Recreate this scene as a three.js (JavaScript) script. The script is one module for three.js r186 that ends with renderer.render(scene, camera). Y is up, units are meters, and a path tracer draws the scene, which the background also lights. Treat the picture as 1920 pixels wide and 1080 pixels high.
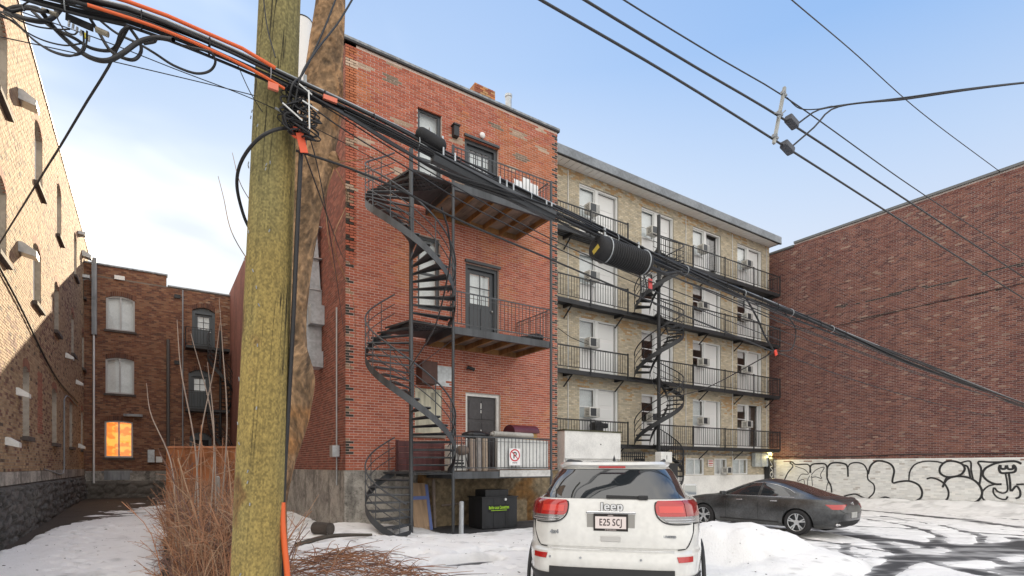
import * as THREE from 'three';
import { mergeGeometries, mergeVertices, toCreasedNormals } from 'three/addons/utils/BufferGeometryUtils.js';
import { FontLoader } from 'three/addons/loaders/FontLoader.js';
import { TextGeometry } from 'three/addons/geometries/TextGeometry.js';
import { RoundedBoxGeometry } from 'three/addons/geometries/RoundedBoxGeometry.js';
import { Brush, Evaluator, SUBTRACTION } from 'three-bvh-csg';

// ---------- camera, sky, sun, exposure ----------
// x runs along the back walls to the right, n (= -z) runs away from the camera between the buildings
const scene = new THREE.Scene();
const EXPOSURE = 2.9, CLOUD = [1.98, 1.90, 1.78], SKY_OX = 59.39, SKY_OZ = 18.25;  // cloud brightness and offsets picked to add fill from behind the camera
const camera = new THREE.PerspectiveCamera(2 * Math.atan(540 / 1010) * 180 / Math.PI, 1920 / 1080, 0.05, 900);
camera.position.set(0, 1.75, 0);
camera.rotation.set(0, -33.6 * Math.PI / 180, 0);
camera.setViewOffset(1920, 1080, 0, -334, 1920, 1080);      // the lens is shifted upward, the camera itself is level
camera.updateProjectionMatrix();
scene.add(camera);
const renderer = new THREE.WebGLRenderer({ antialias: true });
renderer.toneMapping = THREE.LinearToneMapping;
renderer.toneMappingExposure = EXPOSURE;
renderer.shadowMap.enabled = true;
const SUN = new THREE.Vector3(0.34, 0.43, -1).normalize();
const sun = new THREE.DirectionalLight(new THREE.Color(1.0, 0.84, 0.6), 5);
sun.position.copy(SUN).multiplyScalar(80).add(new THREE.Vector3(8, 0, -15));
sun.target.position.set(8, 0, -15);
sun.castShadow = true;
sun.shadow.mapSize.set(4096, 4096);
Object.assign(sun.shadow.camera, { left: -45, right: 45, top: 45, bottom: -45, near: 1, far: 200 });
sun.name = 'sun';
scene.add(sun, sun.target);

// ---------- noise ----------
function rng(seed) { let a = seed >>> 0; return () => { a = (a + 0x6D2B79F5) | 0; let t = Math.imul(a ^ (a >>> 15), 1 | a); t = (t + Math.imul(t ^ (t >>> 7), 61 | t)) ^ t; return ((t ^ (t >>> 14)) >>> 0) / 4294967296; }; }
function h2(x, y, s = 0) { let h = Math.imul(x | 0, 374761393) ^ Math.imul(y | 0, 668265263) ^ Math.imul(s | 0, 2147483647 - 912931); h = Math.imul(h ^ (h >>> 13), 1274126177); h ^= h >>> 16; h = Math.imul(h, 2246822519); return ((h ^ (h >>> 15)) >>> 0) / 4294967296; }
function vn(x, y, s = 0, per = 0) {
  const xi = Math.floor(x), yi = Math.floor(y), fx = x - xi, fy = y - yi, u = fx * fx * (3 - 2 * fx), v = fy * fy * (3 - 2 * fy);
  const m = per ? (k) => ((k % per) + per) % per : (k) => k;
  const a = h2(m(xi), m(yi), s), b = h2(m(xi + 1), m(yi), s), c = h2(m(xi), m(yi + 1), s), d = h2(m(xi + 1), m(yi + 1), s);
  return a + (b - a) * u + (c - a) * v + (a - b - c + d) * u * v;
}
function fbm(x, y, o = 4, s = 0, per = 0) { let t = 0, a = 0.5, w = 0; for (let i = 0; i < o; i++) { t += a * vn(x, y, s + i * 17, per); w += a; a *= 0.5; x *= 2; y *= 2; per *= 2; } return t / w; }
const clamp = (v, a = 0, b = 1) => Math.min(b, Math.max(a, v));
const sm = (a, b, v) => { const t = clamp((v - a) / (b - a)); return t * t * (3 - 2 * t); };
const lerp = (a, b, t) => a + (b - a) * t;

// ---------- sky: pale blue winter sky under broken cloud, brighter toward the low sun; unseen cloud massed behind the camera to add fill ----------
{
  const W = 2048, Hh = 1024, data = new Float32Array(W * Hh * 4);
  const stops = [[-90, .62, .64, .66], [0, .90, .91, .94], [14, .78, .84, .95], [26, .52, .68, .94], [36, .29, .51, .90], [50, .21, .42, .84], [90, .16, .35, .76]];
  const K = 1.0 / EXPOSURE, OX = SKY_OX, OZ = SKY_OZ;
  for (let j = 0; j < Hh; j++) {
    const el = ((j + 0.5) / Hh - 0.5) * Math.PI, e = el * 180 / Math.PI;
    let k = 0; while (k < stops.length - 2 && e > stops[k + 1][0]) k++;
    const A = stops[k], B = stops[k + 1], t = clamp((e - A[0]) / (B[0] - A[0]));
    for (let i = 0; i < W; i++) {
      const az = ((i + 0.5) / W - 0.5) * 2 * Math.PI;
      const dx = Math.cos(el) * Math.cos(az), dy = Math.sin(el), dz = Math.cos(el) * Math.sin(az);
      let r = lerp(A[1], B[1], t), g = lerp(A[2], B[2], t), b = lerp(A[3], B[3], t);
      const cs = dx * SUN.x + dy * SUN.y + dz * SUN.z, glow = Math.pow(Math.max(0, cs), 6) * 0.5;
      r += glow * 0.5; g += glow * 0.4; b += glow * 0.18;
      if (e > -6) {
        const q = 1 / (Math.max(dy, 0) + 0.22), X = dx * q, Z = dz * q;
        const wx = fbm(X * 1.1 + 9, Z * 1.1 + 4, 4, 5) * 1.1, wz = fbm(X * 1.1 + 31, Z * 1.1, 4, 6) * 1.1;
        const big = fbm(X * 0.34 + OX, Z * 0.34 + OZ, 2, 15), fine = fbm(X * 1.1 + wx + OX, Z * 2.0 + wz, 6, 11);
        const c = sm(0.40, 0.62, big * 0.72 + fine * 0.36 - 0.03) * sm(-6, 8, e) * 0.94;
        r = lerp(r, CLOUD[0], c); g = lerp(g, CLOUD[1], c); b = lerp(b, CLOUD[2], c);
      }
      const p = (j * W + i) * 4; data[p] = r * K; data[p + 1] = g * K; data[p + 2] = b * K; data[p + 3] = 1;
    }
  }
  const sky = new THREE.DataTexture(data, W, Hh, THREE.RGBAFormat, THREE.FloatType);
  sky.mapping = THREE.EquirectangularReflectionMapping; sky.magFilter = THREE.LinearFilter; sky.minFilter = THREE.LinearFilter; sky.needsUpdate = true;
  scene.background = sky; scene.environment = sky;
}

// ---------- textures and materials ----------
function tex(size, fn, rep = 1, color = false) {      // fn(u, v) -> [r, g, b] 0..1
  const d = new Uint8Array(size * size * 4);
  for (let j = 0; j < size; j++) for (let i = 0; i < size; i++) { const c = fn(i / size, j / size), p = (j * size + i) * 4; for (let k = 0; k < 3; k++) d[p + k] = clamp(Array.isArray(c) ? c[k] : c) * 255; d[p + 3] = 255; }
  const t = new THREE.DataTexture(d, size, size); t.wrapS = t.wrapT = THREE.RepeatWrapping; t.magFilter = THREE.LinearFilter; t.minFilter = THREE.LinearMipmapLinearFilter; t.generateMipmaps = true;
  t.repeat.set(rep, rep); if (color) t.colorSpace = THREE.SRGBColorSpace; t.needsUpdate = true; return t;
}
const grain = tex(512, (u, v) => 0.5 * fbm(u * 8, v * 8, 5, 3, 8) + 0.5 * fbm(u * 64, v * 64, 3, 9, 64), 1);
const blot = tex(512, (u, v) => { const a = fbm(u * 4, v * 4, 6, 21, 4), b = fbm(u * 40, v * 40, 3, 22, 40); const t = clamp(0.92 + (a - 0.5) * 0.34 + (b - 0.5) * 0.2); return [t, t, t]; }, 0.4, true);
const faint = tex(512, (u, v) => { const a = fbm(u * 5, v * 5, 5, 27, 5), b = fbm(u * 50, v * 50, 2, 28, 50); const t = clamp(0.96 + (a - 0.5) * 0.14 + (b - 0.5) * 0.08); return [t, t, t * .995]; }, 0.5, true);
const conc = tex(1024, (u, v) => { const a = fbm(u * 3, v * 4, 6, 51, 0), b = fbm(u * 30, v * 30, 4, 53, 30), c = sm(.55, .75, fbm(u * 10, v * 2.5, 5, 55, 0)), d = sm(.62, .72, fbm(u * 90, v * 90, 2, 57, 90)); const t = clamp(.86 + (a - .5) * .6 + (b - .5) * .35 - .16 * c - .12 * d); return [t, t * .985, t * .96]; }, .33, true);
const streak = tex(512, (u, v) => { const a = fbm(u * 24, v * 2, 5, 31, 0), b = fbm(u * 6, v * 4, 5, 33, 0); const t = clamp(0.9 + (a - 0.5) * 0.45 + (b - 0.5) * 0.35); return [t, t, t]; }, 0.5, true);
function mat(c, rough = 0.85, o = {}) {
  const m = new THREE.MeshPhysicalMaterial({ roughness: rough, metalness: 0, side: THREE.DoubleSide, ...o });
  if (Array.isArray(c)) m.color.setRGB(...c); else m.color.set(c);
  return m;
}
const worn = (c, rough, bump = 0.004, map = blot, o = {}) => mat(c, rough, { map, bumpMap: grain, bumpScale: bump, ...o });
const M = {
  black: worn([.028, .03, .033], .55, .002, blot), iron: worn([.075, .082, .09], .5, .002, streak), darkpaint: mat([.035, .04, .045], .4),
  white: worn([.84, .84, .82], .5, .001, faint), whitepaint: mat([.8, .8, .79], .35), vinyl: mat([.78, .79, .78], .4),
  galv: worn([.52, .55, .57], .42, .001, blot, { metalness: .55 }), alu: mat([.6, .62, .63], .35, { metalness: .8 }),
  steelgrey: worn([.34, .36, .38], .55, .001, streak), concrete: worn([.47, .455, .43], .95, .015, conc), stone: worn([.26, .245, .23], .97, .03, blot),
  joist: worn([.34, .17, .06], .8, .004, streak), plank: worn([.30, .23, .18], .9, .004, streak), fence: worn([.40, .15, .06], .85, .003, streak),
  glass: new THREE.MeshPhysicalMaterial({ color: 0xffffff, roughness: .02, transmission: 1, thickness: 0, ior: 1.52, side: THREE.DoubleSide }),
  rubber: worn([.022, .022, .024], .75, .003, blot), cable: mat([.016, .016, .018], .5), orange: mat([.75, .13, .03], .5), wire: mat([.03, .03, .033], .45),
  skyReflectCurtain: worn([.70, .76, .78], .85, .002, faint), dark: mat([.02, .02, .022], .9), blind: mat([.7, .72, .72], .8),  // curtain colour also carries the pale sky reflection of the panes
  red: mat([.5, .02, .02], .3), sill: worn([.3, .28, .25], .9, .006, blot), darksill: worn([.12, .1, .09], .9, .006, blot),
};

// ---------- building helpers ----------
const P = (x, y, n) => new THREE.Vector3(x, y, -n);
function flat(g) {
  let q = g.index ? g.toNonIndexed() : g; if (!q.attributes.normal) q.computeVertexNormals();
  const r = new THREE.BufferGeometry(); for (const k of ['position', 'normal', 'uv']) { if (q.attributes[k]) r.setAttribute(k, q.attributes[k]); else r.setAttribute('uv', new THREE.BufferAttribute(new Float32Array(q.attributes.position.count * 2), 2)); }
  return r;
}
function metreUV(g) {        // texture coordinates in metres, from the axis that each face looks along
  const p = g.attributes.position, n = g.attributes.normal, uv = new Float32Array(p.count * 2);
  for (let i = 0; i < p.count; i++) { const a = Math.abs(n.getX(i)), b = Math.abs(n.getY(i)), c = Math.abs(n.getZ(i)); const [s, t] = a >= b && a >= c ? [p.getZ(i), p.getY(i)] : b >= c ? [p.getX(i), p.getZ(i)] : [p.getX(i), p.getY(i)]; uv[2 * i] = s; uv[2 * i + 1] = t; }
  g.setAttribute('uv', new THREE.BufferAttribute(uv, 2)); return g;
}
const mg = (list, keepUV) => { const g = mergeGeometries([].concat(list).map(flat)); return keepUV ? g : metreUV(g); };
const bx = (x0, x1, y0, y1, n0, n1) => new THREE.BoxGeometry(Math.abs(x1 - x0), Math.abs(y1 - y0), Math.abs(n1 - n0)).translate((x0 + x1) / 2, (y0 + y1) / 2, -(n0 + n1) / 2);
const lb = (x0, x1, y0, y1, z0, z1) => new THREE.BoxGeometry(Math.abs(x1 - x0), Math.abs(y1 - y0), Math.abs(z1 - z0)).translate((x0 + x1) / 2, (y0 + y1) / 2, (z0 + z1) / 2);   // local box
function orient(g, a, b) { const d = b.clone().sub(a), L = d.length(); g.scale(1, L, 1); g.applyQuaternion(new THREE.Quaternion().setFromUnitVectors(new THREE.Vector3(0, 1, 0), d.normalize())); const m = a.clone().add(b).multiplyScalar(.5); return g.translate(m.x, m.y, m.z); }
const rod = (a, b, r, s = 6, r2 = r) => orient(new THREE.CylinderGeometry(r2, r, 1, s), a, b);
const sq = (a, b, w, d = w) => orient(new THREE.BoxGeometry(w, 1, d), a, b);
const tube = (pts, r, seg = 0, rad = 6, closed = false) => new THREE.TubeGeometry(new THREE.CatmullRomCurve3(pts.map((p) => p.isVector3 ? p : P(...p)), closed, 'centripetal'), seg || pts.length * 6, r, rad, closed);
const taken = {};
function numbered(n) { const k = taken[n] = (taken[n] ?? -1) + 1; return k ? n + '_' + String(k).padStart(3, '0') : n; }
function shade(o) { o.castShadow = o.receiveShadow = true; return o; }
function tag(o, label, category, group, kind) { o.userData.label = label; if (category) o.userData.category = category; if (group) o.userData.group = group; if (kind) o.userData.kind = kind; return o; }
function thing(name, label, category, base = [0, 0, 0], group) { const g = new THREE.Group(); g.name = numbered(name); g.position.copy(P(...base)); scene.add(g); return tag(g, label, category, group); }
function part(name, geos, m, parent, keepUV) {           // geometry in scene coordinates; a child of a thing is set back by the thing's base
  const o = shade(new THREE.Mesh(mg(geos, keepUV), m)); o.name = name; parent.add(o);
  if (parent.parent === scene) o.position.copy(parent.position).negate();
  return o;
}
function lpart(name, geos, m, parent, keepUV) { const o = shade(new THREE.Mesh(mg(geos, keepUV), m)); o.name = name; parent.add(o); return o; }   // geometry in the parent's own coordinates
function single(name, geos, m, label, category, group, keepUV) {   // a thing that is one mesh, standing at the foot of its shape
  const g = mg(geos, keepUV); g.computeBoundingBox(); const b = g.boundingBox, c = b.getCenter(new THREE.Vector3()); c.y = b.min.y; g.translate(-c.x, -c.y, -c.z);
  const o = shade(new THREE.Mesh(g, m)); o.name = numbered(name); o.position.copy(c); scene.add(o); return tag(o, label, category, group);
}
function copy(src, base, label) { const o = src.clone(); o.name = numbered(src.name.replace(/_\d{3}$/, '')); o.userData = { ...src.userData }; if (label) o.userData.label = label; o.position.copy(P(...base)); scene.add(o); return o; }
function struct(name, g, m) { const o = shade(new THREE.Mesh(g, m)); o.name = name; o.userData.kind = 'structure'; scene.add(o); return o; }
// a wall's own frame: s along the wall to the right as seen from outside, y up, z outward
function frame(x, y, n, face) {
  const u = { front: [1, 0, 0], east: [0, 0, -1], west: [0, 0, 1] }[face], U = new THREE.Vector3(...u), Y = new THREE.Vector3(0, 1, 0), Z = U.clone().cross(Y);
  return new THREE.Matrix4().makeBasis(U, Y, Z).setPosition(x, y, -n);
}
function attach(parent, o, m) { parent.updateMatrixWorld(true); const r = parent.matrixWorld.clone().invert().multiply(m); r.decompose(o.position, o.quaternion, o.scale); parent.add(o); return o; }
function wallPlate(W, top, openings, thick, bottom = 0) {   // plate with real openings; top: a number or [left, right]
  const t = Array.isArray(top) ? top : [top, top], s = new THREE.Shape([[0, bottom], [W, bottom], [W, t[1]], [0, t[0]]].map((p) => new THREE.Vector2(...p)));
  for (const o of openings) { if (o.solid) continue; const h = new THREE.Path(); const pts = [[o.s, o.y], [o.s, o.y + o.h]]; if (o.arch) for (let k = 1; k < 8; k++) pts.push([o.s + o.w * k / 8, o.y + o.h + o.arch * (1 - (k / 4 - 1) ** 2)]); pts.push([o.s + o.w, o.y + o.h], [o.s + o.w, o.y]); h.setFromPoints(pts.map((p) => new THREE.Vector2(...p))); s.holes.push(h); }
  return new THREE.ExtrudeGeometry(s, { depth: thick, bevelEnabled: false }).translate(0, 0, -thick);
}
const brickGeo = new THREE.BoxGeometry(1, 1, 1);
function brickList(W, y0, top, openings, L, Hc, joint, pal, R, special) {   // every brick of a running bond, cut at the openings
  const t = Array.isArray(top) ? top : [top, top], out = [];
  for (let r = 0, y = y0; ; r++, y += Hc) {
    const maxTop = Math.max(...t); if (y + Hc > maxTop) break;
    let cuts = openings.filter((o) => o.y - Hc * .6 < y && y + Hc * .6 < o.y + o.h + (o.arch || 0) + (o.over || 0)).map((o) => { let a = o.s, b = o.s + o.w; if (o.arch && y > o.y + o.h) { const q = Math.sqrt(Math.max(0, 1 - (y - o.y - o.h) / ((o.arch || 0) + (o.over || 0)))) * (o.w / 2); a = o.s + o.w / 2 - q; b = o.s + o.w / 2 + q; } return [a, b]; });
    for (let s = (r % 2 ? -L / 2 : 0); s < W; s += L) {
      let segs = [[Math.max(0, s), Math.min(W, s + L - joint)]];
      for (const [a, b] of cuts) segs = segs.flatMap(([p, q]) => q <= a || p >= b ? [[p, q]] : [[p, a - .004], [b + .004, q]].filter(([m, n]) => n - m > .02));
      for (const [p, q] of segs) {
        if (q - p < .02) continue; const mid = (p + q) / 2; if (y + Hc > lerp(t[0], t[1], mid / W)) continue;
        let c = pal[Math.floor(R() * pal.length)], k = 0.88 + R() * 0.24; c = special?.(mid, y, R, r) || [c[0] * k, c[1] * k, c[2] * k];
        out.push([mid, y + (Hc - joint) / 2, q - p, Hc - joint, (R() - .5) * .006, c]);
      }
    }
  }
  return out;
}
const brickMat = worn([1, 1, 1], .92, .002, null);
function bricks(parent, list, proud, few = 0, score, name = 'brick') {       // the `few` that show largest as parts, the rest as one part
  const D = .06; let single = [], rest = list;
  if (few) { const s = [...list].sort((a, b) => score(a) - score(b)); single = s.slice(0, few); rest = s.slice(few); }
  const mats = {};
  for (const [x, y, w, h, j, c] of single) {
    const key = c.map((v) => Math.round(v * 40)).join(); mats[key] ??= worn(c, .92, .002, null);
    const m = shade(new THREE.Mesh(brickGeo, mats[key])); m.name = name; m.position.set(x, y, proud - D / 2 + j); m.scale.set(w, h, D); parent.add(m);
  }
  if (!rest.length) return;
  const im = shade(new THREE.InstancedMesh(brickGeo, brickMat, rest.length)), o = new THREE.Object3D(), col = new THREE.Color();
  rest.forEach(([x, y, w, h, j, c], i) => { o.position.set(x, y, proud - D / 2 + j); o.scale.set(w, h, D); o.updateMatrix(); im.setMatrixAt(i, o.matrix); im.setColorAt(i, col.setRGB(...c)); });
  im.name = name + '_courses'; im.userData.kind = 'stuff'; parent.add(im);
}
function archBricks(list, o, pal, R, len = .22) {      // a ring of bricks on end over an arched opening
  const n = Math.round(o.w / .085), rise = o.arch || .02;
  for (let k = 0; k < n; k++) { const t = (k + .5) / n, s = o.s + o.w * t, y = o.y + o.h + rise * (1 - (2 * t - 1) ** 2) + len / 2; const c = pal[Math.floor(R() * pal.length)], q = .7 + R() * .3; list.push([s, y, o.w / n - .014, len, .004, c.map((v) => v * q)]); }
}
function makeWindow(building, F, o, style = {}) {     // window > frame, mullion, pane, blind, sill
  const { frameMat = M.vinyl, depth = .12, bar = .06, mull = [], rail = [], blind = M.skyReflectCurtain, sill = null, name = 'window', blindGap = .12, sillOut = .06 } = style;
  const g = new THREE.Group(); g.name = name; attach(building, g, F.clone().multiply(new THREE.Matrix4().makeTranslation(o.s, o.y, 0)));
  const { w, h } = o, a = o.arch || 0, z0 = -depth, z1 = -depth + .06;
  const topY = (s) => h + a * (1 - (2 * s / w - 1) ** 2), fr = [lb(0, bar, 0, h + a * .02, z0, z1), lb(w - bar, w, 0, h + a * .02, z0, z1), lb(bar, w - bar, 0, bar, z0, z1)];
  if (a) { for (let k = 0; k < 8; k++) { const s0 = w * k / 8, s1 = w * (k + 1) / 8; fr.push(sq(new THREE.Vector3(s0, topY(s0) - bar / 2, (z0 + z1) / 2), new THREE.Vector3(s1, topY(s1) - bar / 2, (z0 + z1) / 2), bar, .058)); } }
  else fr.push(lb(bar, w - bar, h - bar, h, z0, z1));
  lpart('frame', fr, frameMat, g);
  for (const t of mull) lpart('mullion', lb(w * t - bar * .45, w * t + bar * .45, bar, topY(w * t) - bar, z0 + .004, z1 - .004), frameMat, g);
  for (const t of rail) lpart('rail', lb(bar, w - bar, h * t - bar * .4, h * t + bar * .4, z0 + .008, z1 - .008), frameMat, g);
  const sh = new THREE.Shape(); sh.moveTo(bar * .6, bar * .6); sh.lineTo(w - bar * .6, bar * .6); sh.lineTo(w - bar * .6, h - bar * .3); if (a) for (let k = 7; k > 0; k--) sh.lineTo(w * k / 8, topY(w * k / 8) - bar * .6); sh.lineTo(bar * .6, h - bar * .3); sh.closePath();
  const pane = new THREE.ShapeGeometry(sh);
  lpart('pane', pane.clone().translate(0, 0, z0 + .03), M.glass, g);
  if (blind) lpart('blind', pane.clone().translate(0, 0, z0 - blindGap), blind, g);
  if (sill) lpart('sill', lb(-.08, w + .08, -.11, -.004, -depth, sillOut), sill, g);
  return g;
}

// ================= red brick building =================
const R1 = rng(11);
const redPal = [[.42, .122, .070], [.38, .108, .063], [.45, .138, .080], [.36, .10, .061], [.43, .142, .09]];
const redB = thing('red_brick_building', 'three storey building of smooth red brick with iron balconies behind it', 'building', [4.44, 0, 15.06]);
const FRED = frame(4.44, 0, 15.06, 'front');
const redOpen = {
  w3: { s: 2.16, y: 10.0, w: .8, h: 2.6 }, w2: { s: 2.16, y: 6.5, w: .74, h: 2.23 }, p1: { s: 2.07, y: 2.74, w: .89, h: 1.4 },
  d3: { s: 3.76, y: 9.66, w: 1.26, h: 2.54 }, d2: { s: 3.79, y: 5.7, w: 1.25, h: 2.52 }, d1: { s: 3.8, y: 1.66, w: 1.3, h: 2.44 },
};
const patches = [[0.08,13.05],[0.48,13.06],[1.47,13.56],[1.35,13.04],[0.53,10.93],[0.03,10.81],[2.51,13.64],[4.93,12.93],[5.78,12.96],[6.75,13.45],[6.79,12.76],[5.89,12.22],[1.52,10.41],[0.03,9.54],[1.35,9.73],[0.64,10.02],[3.46,12.0],[1.63,11.86],[5.61,11.72],[3.55,10.69]];
const patchTone = patches.map((_, i) => i % 4 === 3 ? [.2, .15, .11] : [.52 - (i % 3) * .07, .39 - (i % 3) * .06, .29 - (i % 3) * .05]);
const redSpecial = (side) => (s, y, R, r) => {
  if (!side) {
    for (let i = 0; i < patches.length; i++) if (Math.abs(s - patches[i][0]) < .2 + (i % 3) * .05 && Math.abs(y + .03 - patches[i][1]) < .09) { const k = .85 + R() * .3; return patchTone[i].map((v) => v * k); }
    if (s < .13 && y < 9.7 && h2(r >> 1, 7, 3) > .58 && fbm(y * .7, 3, 2, 4) > .36) return R() < .7 ? [.05, .042, .035] : [.3, .2, .13];
    if (s > 7.33 && r % 3 < 2) return R() < .75 ? [.055, .045, .04] : [.25, .12, .08];
    const o = sm(.52, .75, fbm(s * .55 + 4, y * .4, 4, 77)), k = .88 + R() * .24;      // patches of later, more orange brick
    const c = redPal[Math.floor(R() * 5)]; if (o > .02 && R() < o) return [(c[0] + .03) * k, (c[1] + .03) * k, c[2] * k];
  } else if (R() < .25) { const k = .6 + R() * .3; return [.28 * k, .11 * k, .08 * k]; }
};
const redMortar = worn([.70, .57, .51], .95, .003, faint);
const redFront = shade(new THREE.Mesh(metreUV(flat(wallPlate(7.5, 13.6, Object.values(redOpen), .32, 1.63))), redMortar)); redFront.name = 'wall'; attach(redB, redFront, FRED);
bricks(redFront, brickList(7.5, 1.64, 13.6, Object.values(redOpen), .238, .0748, .015, redPal, R1, redSpecial(0)), .008, 300, (b) => (b[0] - .8) ** 2 * .5 + (b[1] - 5) ** 2);
const redSide = shade(new THREE.Mesh(metreUV(flat(wallPlate(12.14, 13.6, [], .3, 1.63))), redMortar)); redSide.name = 'wall'; attach(redB, redSide, frame(4.44, 0, 27.2, 'west'));
bricks(redSide, brickList(12.14, 1.64, 13.6, [], .225, .0748, .011, [[.30, .11, .075], [.26, .09, .062], [.33, .13, .09], [.22, .085, .062]], R1, redSpecial(1)), .008);
part('foundation', [bx(4.40, 6.55, -.5, 1.63, 15.02, 15.4), bx(4.40, 4.8, -.5, 1.63, 15.4, 27.2)], M.concrete, redB);
// rough tan footing under the balconies
function rockFace(W, H, seg, amp, cw, seed) {        // rough stones of uneven size with sunken joints
  const g = new THREE.PlaneGeometry(W, H, Math.round(W / seg), Math.round(H / seg)).translate(W / 2, H / 2, 0), p = g.attributes.position, ch = cw * .62;
  for (let i = 0; i < p.count; i++) {
    const x = p.getX(i), y = p.getY(i), e = Math.min(1, 10 * (H - y)), cx = Math.floor(x / cw), cy = Math.floor(y / ch); let f1 = 9, f2 = 9, id = 0;
    for (let a = -1; a <= 1; a++) for (let b = -1; b <= 1; b++) { const k = cx + a, l = cy + b, q = Math.hypot((x / cw - k - .5 - (h2(k, l, seed) - .5) * .8 - (l % 2) * .3), (y / ch - l - .5 - (h2(k, l, seed + 1) - .5) * .7)); if (q < f1) { f2 = f1; f1 = q; id = h2(k, l, seed + 2); } else if (q < f2) f2 = q; }
    p.setZ(i, e * amp * (.75 * sm(0, .28, f2 - f1) * (.55 + .6 * id) + .55 * (fbm(x * 9, y * 9, 4, seed) - .3)));
  }
  g.computeVertexNormals(); return g;
}
const tanStone = worn([1, 1, 1], .97, .02, tex(512, (u, v) => { const a = fbm(u * 4, v * 3, 5, 41, 0), b = sm(.5, .72, fbm(u * 3 + 7, v * 5, 5, 43, 0)), c = fbm(u * 40, v * 40, 3, 45, 40); const k = .75 + (c - .5) * .5; return [lerp(.60, .56, b) * k + a * .12, lerp(.54, .40, b) * k + a * .1, lerp(.44, .22, b) * k + a * .07]; }, .25, true));
{ const f = shade(new THREE.Mesh(rockFace(5.37, 2.1, .05, .05, .6, 61), tanStone)); f.name = 'footing'; metreUV(f.geometry); attach(redB, f, frame(6.56, -.5, 15.0, 'front')); }
part('footing_core', bx(6.57, 11.92, -.5, 1.62, 15.03, 15.4), M.concrete, redB);
part('rear_wing', [bx(3.55, 12, -.3, 11.55, 27.22, 34.4)], worn([.27, .10, .07], .95, .006, blot), redB);
part('wall', [bx(11.64, 11.93, 1.63, 13.6, 15.4, 27.2)], redMortar, redB);
const redRoof = part('roof', bx(4.6, 11.8, 13.3, 13.42, 15.3, 27.2), M.steelgrey, redB);
part('coping', [bx(4.38, 12.0, 13.6, 13.66, 14.99, 15.42), bx(4.38, 4.78, 13.6, 13.66, 15.42, 27.2)], mat([.02, .02, .022], .5), redB);
part('flashing', [bx(4.36, 12.02, 13.663, 13.74, 15.01, 15.46), bx(4.36, 4.82, 13.663, 13.74, 15.46, 27.2)], M.steelgrey, redB);
{ // chimney of old brick and a vent pipe on the roof
  const ch = part('chimney', bx(8.95, 9.75, 13.4, 14.6, 15.75, 16.3), worn([.45, .2, .1], .95, .004), redRoof);
  const L = brickList(.8, 0, 1.2, [], .21, .075, .012, [[.5, .2, .08], [.45, .25, .12], [.3, .1, .06]], R1);
  const rest = new THREE.InstancedMesh(brickGeo, brickMat, L.length), o = new THREE.Object3D(), c = new THREE.Color(); L.forEach((b, i) => { o.position.set(8.95 + b[0], 13.42 + b[1], -15.74 + b[4] * 2); o.scale.set(b[2], b[3], .04); o.updateMatrix(); rest.setMatrixAt(i, o.matrix); rest.setColorAt(i, c.setRGB(...b[5])); });
  rest.name = 'chimney_bricks'; rest.userData.kind = 'stuff'; shade(rest); redRoof.add(rest);
  part('vent_pipe', [rod(P(10.35, 13.4, 15.8), P(10.35, 14.68, 15.8), .11, 14), rod(P(10.35, 14.68, 15.8), P(10.35, 14.76, 15.8), .13, 14)], M.galv, redRoof);
}
const charcoal = mat([.045, .052, .06], .4);
makeWindow(redB, FRED, redOpen.w3, { frameMat: charcoal, bar: .1, rail: [.42], depth: .14 });
makeWindow(redB, FRED, redOpen.w2, { frameMat: charcoal, bar: .09, rail: [.5], depth: .14 });
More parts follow.
